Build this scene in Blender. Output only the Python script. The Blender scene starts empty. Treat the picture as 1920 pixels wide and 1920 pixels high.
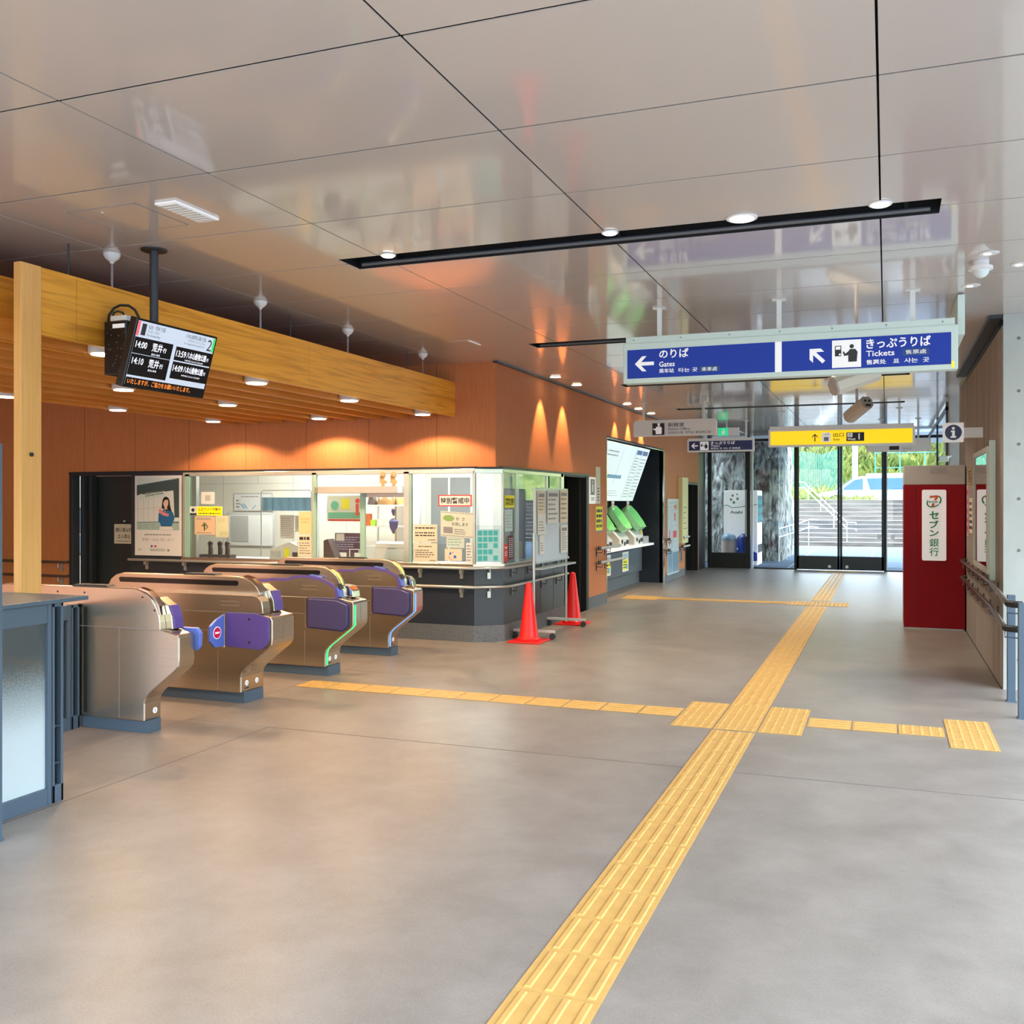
import bpy, bmesh, math, random
from mathutils import Vector, Matrix, Euler
random.seed(7)
SC = bpy.context.scene
COL = SC.collection
PI = math.pi

# ------------------------------------------------------------------ camera, world, sun, exposure
cd = bpy.data.cameras.new('camera'); cam = bpy.data.objects.new('camera', cd); COL.objects.link(cam)
cam.location = (0, 0, 1.55)
cam.rotation_euler = (PI/2, 0, math.radians(20.935))
cd.sensor_width = 36; cd.lens = 36*1835/1920; cd.sensor_fit = 'HORIZONTAL'
cd.shift_y = -18/1920
cd.clip_start = 0.05; cd.clip_end = 400
SC.camera = cam
SC.view_settings.view_transform = 'Standard'; SC.view_settings.look = 'None'
SC.view_settings.gamma = 1.0; SC.view_settings.use_curve_mapping = False
SC.view_settings.exposure = 0.72
cy = SC.cycles
cy.use_denoising = True
cy.max_bounces = 10; cy.diffuse_bounces = 5; cy.glossy_bounces = 5; cy.transmission_bounces = 8; cy.transparent_max_bounces = 16
cy.caustics_reflective = False; cy.caustics_refractive = False
cy.sample_clamp_indirect = 6

W = bpy.data.worlds.new('world'); SC.world = W; W.use_nodes = True
nt = W.node_tree; nt.nodes.clear()
def N(nt, t, **k):
    n = nt.nodes.new(t)
    for a, b in k.items(): setattr(n, a, b)
    return n
out = N(nt, 'ShaderNodeOutputWorld'); bg = N(nt, 'ShaderNodeBackground'); bg.inputs[1].default_value = 3.0
tc = N(nt, 'ShaderNodeTexCoord'); sep = N(nt, 'ShaderNodeSeparateXYZ')
nt.links.new(tc.outputs['Generated'], sep.inputs[0])
ns = N(nt, 'ShaderNodeTexNoise'); ns.inputs['Scale'].default_value = 14; ns.inputs['Detail'].default_value = 8
nt.links.new(tc.outputs['Generated'], ns.inputs['Vector'])
gr = N(nt, 'ShaderNodeValToRGB')
e = gr.color_ramp.elements
e[0].position = .38; e[0].color = (.12, .20, .08, 1); e[1].position = .62; e[1].color = (1.0, 1.05, .9, 1)
x = e.new(.5); x.color = (.36, .48, .26, 1)
nt.links.new(ns.outputs['Fac'], gr.inputs[0])
m1 = N(nt, 'ShaderNodeMapRange'); m1.inputs[1].default_value = .16; m1.inputs[2].default_value = .26
ad = N(nt, 'ShaderNodeMath', operation='ADD'); sc_ = N(nt, 'ShaderNodeMath', operation='MULTIPLY'); sc_.inputs[1].default_value = .22
sb = N(nt, 'ShaderNodeMath', operation='SUBTRACT'); sb.inputs[1].default_value = .5
nt.links.new(ns.outputs['Fac'], sb.inputs[0]); nt.links.new(sb.outputs[0], sc_.inputs[0])
nt.links.new(sep.outputs[2], ad.inputs[0]); nt.links.new(sc_.outputs[0], ad.inputs[1])
nt.links.new(ad.outputs[0], m1.inputs[0])
mx = N(nt, 'ShaderNodeMix', data_type='RGBA'); nt.links.new(m1.outputs[0], mx.inputs[0]); nt.links.new(gr.outputs[0], mx.inputs[6])
mx.inputs[7].default_value = (1.85, 2.12, 2.55, 1)
m2 = N(nt, 'ShaderNodeMapRange'); m2.inputs[1].default_value = -.02; m2.inputs[2].default_value = .02
nt.links.new(sep.outputs[2], m2.inputs[0])
mx2 = N(nt, 'ShaderNodeMix', data_type='RGBA'); nt.links.new(m2.outputs[0], mx2.inputs[0])
mx2.inputs[6].default_value = (.8, .79, .77, 1); nt.links.new(mx.outputs[2], mx2.inputs[7])
nt.links.new(mx2.outputs[2], bg.inputs[0]); nt.links.new(bg.outputs[0], out.inputs[0])

sd = bpy.data.lights.new('sun', 'SUN'); sd.energy = 2.6; sd.angle = .01; sd.color = (1, .96, .88)
sun = bpy.data.objects.new('sun', sd); COL.objects.link(sun)
sun.rotation_euler = (math.radians(35), 0, math.radians(35))

# ------------------------------------------------------------------ helpers
def _l(c): return tuple(c)+(1,)
def mat(name, c, rough=.5, metal=0., spec=.5, noise=None, bump=None, emit=None, coat=0., alpha=None, coat_rough=.03, trans=0.):
    m = bpy.data.materials.new(name); m.use_nodes = True
    nt = m.node_tree; p = nt.nodes['Principled BSDF']
    p.inputs['Base Color'].default_value = _l(c); p.inputs['Roughness'].default_value = rough
    p.inputs['Metallic'].default_value = metal; p.inputs['Specular IOR Level'].default_value = spec
    p.inputs['Coat Weight'].default_value = coat; p.inputs['Coat Roughness'].default_value = coat_rough
    p.inputs['Transmission Weight'].default_value = trans
    if emit: p.inputs['Emission Color'].default_value = _l(emit[0]); p.inputs['Emission Strength'].default_value = emit[1]
    tc = N(nt, 'ShaderNodeTexCoord')
    if noise:   # (c2, scale(vec), detail, lo, hi, distortion)
        c2, s, det, lo, hi, dist = noise
        mp = N(nt, 'ShaderNodeMapping'); mp.inputs['Scale'].default_value = s
        nn = N(nt, 'ShaderNodeTexNoise'); nn.inputs['Scale'].default_value = 1; nn.inputs['Detail'].default_value = det
        nn.inputs['Distortion'].default_value = dist
        rp = N(nt, 'ShaderNodeValToRGB'); rp.color_ramp.elements[0].position = lo; rp.color_ramp.elements[1].position = hi
        rp.color_ramp.elements[0].color = _l(c); rp.color_ramp.elements[1].color = _l(c2)
        nt.links.new(tc.outputs['Object'], mp.inputs[0]); nt.links.new(mp.outputs[0], nn.inputs['Vector'])
        nt.links.new(nn.outputs['Fac'], rp.inputs[0]); nt.links.new(rp.outputs[0], p.inputs['Base Color'])
    if bump:    # (scale vec, strength, distance)
        mp = N(nt, 'ShaderNodeMapping'); mp.inputs['Scale'].default_value = bump[0]
        nn = N(nt, 'ShaderNodeTexNoise'); nn.inputs['Scale'].default_value = 1; nn.inputs['Detail'].default_value = 6
        bp = N(nt, 'ShaderNodeBump'); bp.inputs['Strength'].default_value = bump[1]; bp.inputs['Distance'].default_value = bump[2]
        nt.links.new(tc.outputs['Object'], mp.inputs[0]); nt.links.new(mp.outputs[0], nn.inputs['Vector'])
        nt.links.new(nn.outputs['Fac'], bp.inputs['Height']); nt.links.new(bp.outputs[0], p.inputs['Normal'])
    return m
def glass(name, tint=(.93, .98, .96), refl=1.0, haze=0.0):
    m = bpy.data.materials.new(name); m.use_nodes = True; nt = m.node_tree; nt.nodes.clear()
    o = N(nt, 'ShaderNodeOutputMaterial'); t = N(nt, 'ShaderNodeBsdfTransparent'); t.inputs[0].default_value = _l(tint)
    g = N(nt, 'ShaderNodeBsdfGlossy'); g.inputs['Roughness'].default_value = .01
    f = N(nt, 'ShaderNodeFresnel'); f.inputs[0].default_value = 1.5
    mm = N(nt, 'ShaderNodeMath', operation='MULTIPLY'); mm.inputs[1].default_value = refl
    s = N(nt, 'ShaderNodeMixShader'); nt.links.new(f.outputs[0], mm.inputs[0]); nt.links.new(mm.outputs[0], s.inputs[0])
    nt.links.new(t.outputs[0], s.inputs[1]); nt.links.new(g.outputs[0], s.inputs[2]); nt.links.new(s.outputs[0], o.inputs[0])
    return m

class MB:
    def __init__(s): s.v = []; s.f = []; s.mi = []; s.k = 0
    def mat(s, k): s.k = k; return s
    def add(s, vs, fs):
        b = len(s.v); s.v += [tuple(v) for v in vs]
        for f in fs: s.f.append([b+i for i in f]); s.mi.append(s.k)
        return s
    def box(s, x0, x1, y0, y1, z0, z1):
        return s.add([(x, y, z) for z in (z0, z1) for y in (y0, y1) for x in (x0, x1)],
                     [(0, 2, 3, 1), (4, 5, 7, 6), (0, 1, 5, 4), (2, 6, 7, 3), (0, 4, 6, 2), (1, 3, 7, 5)])
    def prism(s, poly, ax, a, b):
        def P(p, t): return {'x': (t, p[0], p[1]), 'y': (p[0], t, p[1]), 'z': (p[0], p[1], t)}[ax]
        n = len(poly)
        return s.add([P(p, a) for p in poly]+[P(p, b) for p in poly],
                     [tuple(range(n)), tuple(range(2*n-1, n-1, -1))]+[(i, (i+1) % n, n+(i+1) % n, n+i) for i in range(n)])
    def tube(s, pts, r, n=10, caps=True):
        pts = [Vector(p) for p in pts]; rings = []; up = None
        for i, p in enumerate(pts):
            d = (pts[min(i+1, len(pts)-1)]-pts[max(i-1, 0)]).normalized()
            a = d.orthogonal().normalized() if up is None else (up-d*up.dot(d)).normalized()
            up = a; b = d.cross(a); rr = r[i] if isinstance(r, (list, tuple)) else r
            rings.append([p+a*rr*math.cos(2*PI*k/n)+b*rr*math.sin(2*PI*k/n) for k in range(n)])
        fs = []
        for i in range(len(pts)-1):
            for k in range(n): fs.append((i*n+k, i*n+(k+1) % n, (i+1)*n+(k+1) % n, (i+1)*n+k))
        if caps: fs += [tuple(range(n)), tuple(range((len(pts)-1)*n, len(pts)*n))]
        return s.add([v for r_ in rings for v in r_], fs)
    def lathe(s, c, prof, n=24, sq=1):
        vs = []; m = len(prof)
        for (r, z) in prof:
            for k in range(n): vs.append((c[0]+r*math.cos(2*PI*k/n), c[1]+r*math.sin(2*PI*k/n), c[2]+z))
        fs = [(i*n+k, i*n+(k+1) % n, (i+1)*n+(k+1) % n, (i+1)*n+k) for i in range(m-1) for k in range(n)]
        fs += [tuple(range(n)), tuple(range((m-1)*n, m*n))]
        return s.add(vs, fs)
    def build(s, name, mats, parent=None, bevel=0, smooth=False, local=False, seg=2):
        if not isinstance(mats, (list, tuple)): mats = [mats]
        me = bpy.data.meshes.new(name)
        off = Vector((0, 0, 0)); vs = s.v
        o = bpy.data.objects.new(name, me)
        if parent is None and vs and not local:
            xs, ys, zs = zip(*vs); off = Vector(((min(xs)+max(xs))/2, (min(ys)+max(ys))/2, min(zs)))
            o.location = off
        elif parent is not None and not local:
            off = origin(parent)
        me.from_pydata([(v[0]-off.x, v[1]-off.y, v[2]-off.z) for v in vs], [], s.f)
        for m in mats: me.materials.append(m)
        for p, k in zip(me.polygons, s.mi): p.material_index = k; p.use_smooth = smooth
        bm = bmesh.new(); bm.from_mesh(me); bmesh.ops.recalc_face_normals(bm, faces=bm.faces); bm.to_mesh(me); bm.free()
        if smooth:
            try: me.set_sharp_from_angle(angle=math.radians(38))
            except Exception: pass
        COL.objects.link(o)
        if parent is not None: o.parent = parent
        if bevel:
            b = o.modifiers.new('bevel', 'BEVEL'); b.width = bevel; b.segments = seg; b.limit_method = 'ANGLE'; b.angle_limit = math.radians(35)
            b.harden_normals = False
        return o
def origin(o):
    v = Vector((0, 0, 0))
    while o is not None: v = v+o.location; o = o.parent
    return v
def T(name, label, cat, loc=(0, 0, 0), group=None):
    o = bpy.data.objects.new(name, None); COL.objects.link(o); o.location = loc; o.empty_display_size = .05
    o['label'] = label; o['category'] = cat
    if group: o['group'] = group
    return o
def tag(o, label, cat, group=None):
    o['label'] = label; o['category'] = cat
    if group: o['group'] = group
    return o
def S(o): o['kind'] = 'structure'; return o
def copy_tree(o, parent=None):
    c = o.copy(); COL.objects.link(c); c.parent = parent
    for ch in [q for q in bpy.data.objects if q.parent == o and q != c]: copy_tree(ch, c)
    return c

class FR:   # a flat frame: origin, right vector, up vector; N points to the viewer
    def __init__(s, O, U, V=(0, 0, 1)):
        s.O = Vector(O); s.U = Vector(U).normalized(); s.V = Vector(V).normalized(); s.N = s.U.cross(s.V)
    def P(s, u, v, n=0): return s.O+s.U*u+s.V*v+s.N*n
    def rect(s, mb, u0, u1, v0, v1, l=0, t=.002):
        return mb.add([s.P(u, v, n) for n in (l, l+t) for v in (v0, v1) for u in (u0, u1)],
                      [(0, 2, 3, 1), (4, 5, 7, 6), (0, 1, 5, 4), (2, 6, 7, 3), (0, 4, 6, 2), (1, 3, 7, 5)])
    def poly(s, mb, pts, l=0, t=.002):
        n = len(pts)
        return mb.add([s.P(u, v, l) for u, v in pts]+[s.P(u, v, l+t) for u, v in pts],
                      [tuple(range(n)), tuple(range(2*n-1, n-1, -1))]+[(i, (i+1) % n, n+(i+1) % n, n+i) for i in range(n)])
    def disc(s, mb, u, v, r, l=0, t=.002, n=24, ry=None):
        ry = ry or r
        return s.poly(mb, [(u+r*math.cos(2*PI*k/n), v+ry*math.sin(2*PI*k/n)) for k in range(n)], l, t)
    def line(s, mb, pts, w, l=0, t=.001):
        for (a, b), (c, d) in zip(pts, pts[1:]):
            dx, dy = c-a, d-b; L = math.hypot(dx, dy) or 1; nx, ny = -dy/L*w/2, dx/L*w/2
            s.poly(mb, [(a+nx, b+ny), (c+nx, d+ny), (c-nx, d-ny), (a-nx, b-ny)], l, t)
        return mb
    def text(s, txt, u0, v0, m, parent, h=None, w=None, l=.0042, bold=0., res=2, name='lettering', u1=None, shear=0):
        """text whose inked box starts at (u0, v0), h high, w wide (None: keep the aspect)"""
        c = bpy.data.curves.new('t', 'FONT'); c.body = txt; c.size = 1; c.resolution_u = res; c.offset = bold; c.space_line = 1.15
        o = bpy.data.objects.new('t', c); COL.objects.link(o); bpy.context.view_layer.update()
        me = bpy.data.meshes.new_from_object(o.evaluated_get(bpy.context.evaluated_depsgraph_get()))
        bpy.data.objects.remove(o); bpy.data.curves.remove(c)
        if not me.vertices: return None
        xs = [v.co.x for v in me.vertices]; ys = [v.co.y for v in me.vertices]
        x0, x1, y0, y1 = min(xs), max(xs), min(ys), max(ys)
        ky = h/(y1-y0) if h else w/(x1-x0); kx = w/(x1-x0) if w else ky
        off = origin(parent)
        for v in me.vertices:
            yy = (v.co.y-y0)*ky
            v.co = s.P(u0+(v.co.x-x0)*kx+yy*shear, v0+yy, l)-off
        me.materials.clear(); me.materials.append(m)
        q = bpy.data.objects.new(name, me); COL.objects.link(q); q.parent = parent
        return q
    def lines(s, mb, u0, u1, v0, v1, n, l=.002, rag=.3, fill=.5):
        """rows of tiny print too small to read in the photo: broken strokes"""
        dv = (v1-v0)/n
        for i in range(n):
            v = v1-(i+.5)*dv; u = u0; ue = u1-random.random()*rag*(u1-u0)
            while u < ue:
                q = min(ue, u+dv*random.uniform(.5, 1.6))
                s.rect(mb, u, q, v-dv*fill/2, v+dv*fill/2, l, .0005); u = q+dv*random.uniform(.15, .4)
        return mb

# ------------------------------------------------------------------ materials
M = {}
M['ceil'] = mat('ceiling_panel', (.60, .545, .495), rough=.3, spec=.35, coat=.9, coat_rough=.07)
M['black'] = mat('black', (.008, .008, .009), rough=.45)
M['dark'] = mat('dark_metal', (.022, .026, .032), rough=.38)
M['darkgloss'] = mat('dark_gloss', (.035, .045, .06), rough=.22)
M['darkgreen'] = mat('dark_door', (.03, .036, .038), rough=.3)
M['slate'] = mat('slate_frame', (.075, .115, .165), rough=.4)
M['booth'] = mat('booth_panel', (.030, .038, .056), rough=.32)
M['steel'] = mat('brushed_steel', (.54, .485, .40), rough=.25, metal=1, noise=((.59, .53, .44), (3, 3, 160), 2, .3, .7, 0))
M['steel2'] = mat('polished_steel', (.72, .68, .63), rough=.12, metal=1)
M['steelbar'] = mat('steel_bar', (.52, .52, .50), rough=.3, metal=.7)
M['palesteel'] = mat('pale_steel', (.62, .66, .63), rough=.25, metal=.55)
M['rail'] = mat('handrail_sleeve', (.085, .06, .05), rough=.22, spec=.7)
M['purple'] = mat('purple_plastic', (.13, .085, .36), rough=.35)
M['purple2'] = mat('purple_panel', (.068, .060, .18), rough=.4)
M['blue'] = mat('blue_flap', (.12, .20, .72), rough=.3)
M['green_led'] = mat('green_led', (.05, .5, .15), emit=((.05, 1, .25), .9))
M['blue_led'] = mat('blue_led', (.1, .2, .8), emit=((.10, .28, 1), 1.1))
M['yel_led'] = mat('yellow_led', (.5, .5, .1), emit=((.95, .95, .3), .35))
M['wallwood'] = mat('wall_laminate', (.55, .185, .065), spec=.25, rough=.6, noise=((.63, .24, .10), (160, 160, 5), 5, .3, .7, .3))
M['fascia'] = mat('fascia_wood', (.95, .44, .05), rough=.35, noise=((.66, .26, .02), (.7, .7, 17), 4, .44, .68, 1.8))
M['slat'] = mat('slat_wood', (.82, .35, .06), rough=.4, noise=((.66, .25, .035), (20, 1.2, 30), 4, .3, .7, .8))
M['post'] = mat('post_wood', (.86, .47, .15), rough=.45, noise=((.76, .39, .11), (90, 90, 2.5), 5, .35, .75, .4))
M['stone'] = mat('granite_base', (.09, .098, .11), rough=.6, noise=((.17, .18, .19), (90, 90, 90), 4, .35, .65, 0))
M['white'] = mat('white', (.78, .78, .76), rough=.4)
M['paper'] = mat('paper', (.80, .81, .80), rough=.7)
M['cream'] = mat('cream_paper', (.80, .70, .55), rough=.7)
M['tan'] = mat('tan_notice', (.80, .56, .36), rough=.7)
M['ink'] = mat('ink', (.03, .03, .035), rough=.6)
M['inkg'] = mat('grey_ink', (.28, .28, .30), rough=.6)
M['yellow'] = mat('yellow_sign', (.95, .68, .01), rough=.35, emit=((1, .66, .0), .42))
M['yelpaper'] = mat('yellow_paper', (.90, .85, .02), rough=.5)
M['red'] = mat('red_print', (.75, .04, .04), rough=.45)
M['mint'] = mat('sign_frame_mint', (.66, .80, .74), rough=.4)
M['signblue'] = mat('sign_blue', (.018, .05, .36), spec=.2, rough=.5, emit=((.03, .07, .5), .06))
M['signnavy'] = mat('sign_navy', (.012, .018, .12), rough=.35)
M['navytag'] = mat('navy_tag', (.01, .06, .22), rough=.35)
M['signwhite'] = mat('sign_white', (.88, .88, .88), rough=.4, emit=((1, 1, 1), .15))
M['greysign'] = mat('grey_sign', (.56, .54, .51), rough=.5, emit=((1, .97, .93), .07))
M['atmred'] = mat('atm_red', (.30, .003, .008), spec=.15, rough=.5, noise=((.30, .004, .01), (2, 2, 1.5), 2, .3, .7, 0))
M['atmgrey'] = mat('atm_grey', (.50, .46, .42), rough=.5)
M['green'] = mat('green_print', (.01, .30, .12), rough=.5)
M['orange'] = mat('orange_print', (.85, .16, .03), rough=.5)
M['cone'] = mat('cone_red', (.80, .012, .012), rough=.38)
M['tile'] = mat('tactile_yellow', (.60, .365, .105), rough=.5, noise=((.53, .315, .09), (14, 14, 14), 5, .35, .7, 0))
M['concrete'] = mat('concrete_light', (.46, .48, .45), rough=.75, noise=((.38, .40, .38), (3, 3, 2.2), 6, .35, .7, .3), bump=((60, 60, 60), .15, .004))
M['boardform'] = mat('board_formed_concrete', (.42, .36, .31), rough=.8, noise=((.27, .215, .175), (14, 9, .7), 6, .35, .72, .6), bump=((30, 30, 1.5), .3, .006))
M['tubewhite'] = mat('white_pipe', (.76, .80, .76), rough=.4)
M['lamp'] = mat('lamp_lens', (1, .95, .85), emit=((1, .86, .62), 7))
M['lampwhite'] = mat('lamp_cool', (1, 1, 1), emit=((.95, 1, .97), 1.6))
M['lamprim'] = mat('lamp_rim', (.75, .74, .70), rough=.4)
M['glass'] = glass('glass', (.95, .985, .97), .9)
M['glassfar'] = glass('glass_far', (.96, .98, .97), .8)
M['glassedge'] = mat('glass_edge', (.35, .58, .50), rough=.2)
M['creamwall'] = mat('office_wall', (.78, .75, .66), rough=.7)
M['whitewall'] = mat('office_white', (.72, .73, .70), rough=.7)
M['greyeq'] = mat('grey_equipment', (.52, .53, .52), rough=.5)
M['beige'] = mat('beige_case', (.66, .60, .50), rough=.45)
M['screenblack'] = mat('screen_black', (.004, .004, .006), rough=.25)
M['screengrey'] = mat('screen_grey', (.2, .22, .26), emit=((.35, .40, .48), .9))
M['ledwhite'] = mat('led_white', (.8, .8, .85), emit=((.85, .88, 1), 1.0))
M['ledorange'] = mat('led_orange', (.8, .25, .03), emit=((.9, .22, .03), .9))
M['monred'] = mat('monitor_red', (.7, .1, .12), emit=((.75, .08, .1), .6))
M['mongreen'] = mat('monitor_green', (.02, .4, .1), emit=((.02, .38, .08), .8))
M['cyan'] = mat('cyan_print', (.12, .42, .70), rough=.5)
M['teal'] = mat('teal_print', (.06, .45, .45), rough=.5)
M['hood'] = mat('green_hood', (.34, .80, .44), rough=.3, trans=.0)
M['boardwhite'] = mat('fare_board', (.70, .82, .82), rough=.35, emit=((.8, .95, .95), .35))
M['paver'] = mat('paver', (.10, .135, .18), rough=.9, spec=0)
M['step'] = mat('step_stone', (.055, .05, .046), rough=.85, noise=((.11, .10, .09), (1.2, 4, 9), 4, .35, .65, 0))
M['stepedge'] = mat('step_nosing', (.24, .24, .25), rough=.8)
M['grass'] = mat('grass', (.10, .17, .035), rough=.9, noise=((.30, .33, .09), (1.6, 1.6, 1.6), 6, .35, .65, 0))
M['rockwall'] = mat('rock', (.06, .065, .06), rough=.95, noise=((.42, .45, .42), (4.5, 4.5, 1.6), 10, .40, .62, 2.2), bump=((7, 7, 2.5), 1, .2))
M['van'] = mat('van_paint', (.34, .45, .56), rough=.25, coat=.5)
M['vanglass'] = mat('van_window', (.05, .12, .30), rough=.1)
M['fencegreen'] = mat('fence_green', (.05, .24, .19), rough=.6)

def floor_mat(name, c1, c2, rough):
    m = mat(name, c1, rough=rough, spec=.45)
    nt = m.node_tree; p = nt.nodes['Principled BSDF']; tc = N(nt, 'ShaderNodeTexCoord')
    n1 = N(nt, 'ShaderNodeTexNoise'); n1.inputs['Scale'].default_value = 3.2; n1.inputs['Detail'].default_value = 12; n1.inputs['Roughness'].default_value = .68; n1.inputs['Distortion'].default_value = .15
    n2 = N(nt, 'ShaderNodeTexNoise'); n2.inputs['Scale'].default_value = 120; n2.inputs['Detail'].default_value = 4
    nt.links.new(tc.outputs['Object'], n1.inputs['Vector']); nt.links.new(tc.outputs['Object'], n2.inputs['Vector'])
    a = N(nt, 'ShaderNodeMath', operation='MULTIPLY_ADD'); a.inputs[1].default_value = .55
    nt.links.new(n2.outputs['Fac'], a.inputs[0]); nt.links.new(n1.outputs['Fac'], a.inputs[2])
    r = N(nt, 'ShaderNodeValToRGB'); r.color_ramp.elements[0].position = .52; r.color_ramp.elements[1].position = .95
    r.color_ramp.elements[0].color = _l(c1); r.color_ramp.elements[1].color = _l(c2)
    nt.links.new(a.outputs[0], r.inputs[0]); nt.links.new(r.outputs[0], p.inputs['Base Color'])
    r2 = N(nt, 'ShaderNodeMapRange'); r2.inputs[3].default_value = rough-.03; r2.inputs[4].default_value = rough+.07
    nt.links.new(n1.outputs['Fac'], r2.inputs[0]); nt.links.new(r2.outputs[0], p.inputs['Roughness'])
    b = N(nt, 'ShaderNodeBump'); b.inputs['Strength'].default_value = .12; b.inputs['Distance'].default_value = .002
    nt.links.new(n2.outputs['Fac'], b.inputs['Height']); nt.links.new(b.outputs[0], p.inputs['Normal'])
    return m
M['floor'] = floor_mat('floor_concrete', (.20, .178, .152), (.30, .270, .235), .34)
M['floor2'] = floor_mat('floor_gate_tile', (.20, .17, .145), (.30, .26, .225), .36)

# ------------------------------------------------------------------ structure: floor
CZ = 3.11
mb = MB()
for (x0, x1, y0, y1) in [(-4.66, 4.4, -6, 5.705), (-4.66, 4.4, 5.709, 10.03), (-4.03, 4.4, 10.03, 23.6)]:
    mb.box(x0+.002, x1-.002, y0+.002, y1-.002, -.1, 0)
mb.box(-13, -4.662, -6, 10.2, -.1, 0) if False else None
fl = S(mb.build('floor', M['floor']))
S(MB().box(-13, -4.662, -6, 14.0, -.1, -.0005).build('floor_gates', M['floor2']))
S(MB().box(-5.4, -4.03, 14.0, 23.6, -.1, -.0005).build('floor_recess', M['floor2']))
S(MB().box(-13, 4.4, -6, 23.6, -.14, -.101).build('trim_1', M['black']))
# joint lines of the floor
j = MB(); j.box(-3.985, -3.978, -6, 5.7, 0, .0006); j.box(-3.98, -1.12, 5.70, 5.706, 0, .0006); j.box(-.80, 4.2, 5.70, 5.706, 0, .0006); j.box(-4.66, -3.98, 7.9, 7.905, 0, .0006)
S(j.build('trim_2', mat('joint', (.12, .11, .10), rough=.8)))

# ceiling: panels with open joints, slots cut out
XL = [-.03+1.4875*k for k in range(-9, 3)]
YL = [2.925-.8937*5+.8937*k for k in range(0, 29)]
SLOTS = [(5.48+3.575*k, 5.75+3.575*k) for k in range(4)]
g = .009
mb = MB()
def cpanel(x0, x1, y0, y1, z=CZ):
    if x1-x0 > .02 and y1-y0 > .02: mb.box(x0+g/2, x1-g/2, y0+.007, y1-.007, z, z+.004)
for i in range(len(XL)-1):
    for k in range(len(YL)-1):
        x0, x1, y0, y1 = XL[i], XL[i+1], YL[k], YL[k+1]
        if y0 > 23.4: continue
        y1 = min(y1, 23.42)
        if y0 > 10.1 and x1 < -3.0: x0 = max(x0, -4.03)
        if y0 > 9.1 and x0 > .7: continue
        hit = [s for s in SLOTS if s[0] < y1 and s[1] > y0 and x1 > -3.3 and x0 < .27]
        if not hit: cpanel(x0, x1, y0, y1); continue
        s0, s1 = hit[0]; a, b = max(x0, -3.3), min(x1, .27)
        if x0 < a: cpanel(x0, a+g, y0, y1)
        if x1 > b: cpanel(b-g, x1, y0, y1)
        cpanel(a, b, y0, max(y0, s0)); cpanel(a, b, min(y1, s1), y1)
S(mb.build('ceiling', M['ceil']))
mb = MB().box(-13.5, 3.0, -1.6, 23.5, CZ+.12, CZ+.16)
S(mb.build('ceiling_void', M['black']))
mb = MB()
for s0, s1 in SLOTS:
    mb.box(-3.3, .27, s0-.01, s0, CZ+.001, CZ+.12); mb.box(-3.3, .27, s1, s1+.01, CZ+.001, CZ+.12)
    mb.box(-3.31, -3.3, s0, s1, CZ+.001, CZ+.12); mb.box(.27, .28, s0, s1, CZ+.001, CZ+.12)
S(mb.build('trim_3', M['black']))
for i, (s0, s1) in enumerate(SLOTS):
    wh = ['nearest', 'second', 'third', 'farthest'][i]
    t = T('lighting_track', 'long dark tube in the %s black ceiling slot from the viewer' % wh, 'light', (-1.5, s1-.07, CZ+.0), 'tubes in the ceiling slots')
    MB().tube([(-3.25, s1-.035, CZ+.02), (.22, s1-.035, CZ+.02)], .013, 8).build('tube', mat('tube_grey%d' % i, (.10, .11, .12), rough=.3), t)
    for xx in (-3.0, -1.5, .1): MB().box(xx-.01, xx+.01, s1-.04, s1-.03, CZ+.03, CZ+.12).build('bracket', M['dark'], t)

# left walls ---------------------------------------------------------------
# wall above the booth and the door, facing the gates (plane y=10.03)
mb = MB(); mb.box(-13, -4.03, 10.03, 10.10, 1.945, CZ); mb.box(-13, -10.09, 10.03, 10.10, 0, 1.945)
S(mb.build('wall_back_left', M['wallwood']))
mb = MB()
for xx in (-12.4, -11.57, -10.72, -9.87, -9.03, -8.18, -7.33, -6.47, -5.62, -4.75): mb.box(xx, xx+.005, 10.0285, 10.03, 1.95 if xx > -10 else 0, CZ)
S(mb.build('trim_4', mat('seam', (.20, .07, .03), rough=.6)))
# wall along the concourse (plane x=-4.03)
mb = MB(); Wy = [(10.10, 13.62, 1.955), (13.62, 14.6, 0.17), (14.6, 18.7, 2.54), (18.7, 20.93, .15), (20.93, 22.4, 1.97)]
for a, b, z in Wy: mb.box(-4.10, -4.03, a, b, z, CZ)
mb.box(-4.10, -4.03, 22.4, 22.52, 0, CZ)
S(mb.build('wall_left', M['wallwood']))
mb = MB().box(-4.10, -4.028, 13.62, 14.6, 0, .17); mb.box(-4.10, -4.028, 18.7, 20.93, 0, .15)
S(mb.build('baseboard_left', M['stone']))
S(MB().box(-4.05, -4.0, 10.0, 22.5, CZ-.018, CZ-.001).build('trim_5', M['dark']))
# black lintel over booth
mb = MB(); mb.box(-10.11, -4.27, 10.005, 10.09, 1.925, 1.95); mb.prism([(-4.29, 10.0), (-4.01, 10.2), (-4.04, 10.24), (-4.3, 10.06)], 'z', 1.925, 1.95); mb.box(-4.06, -4.01, 10.2, 13.64, 1.925, 1.955)
S(mb.build('trim_6', M['dark']))
# end walls further left, behind the hall and the far right
S(MB().box(-13.2, -13, -6, 10.1, 0, CZ).build('wall_far_left', M['wallwood']))
S(MB().box(-13, -6.2, -6.2, -6, 0, CZ).build('wall_rear', M['concrete']))

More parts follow.
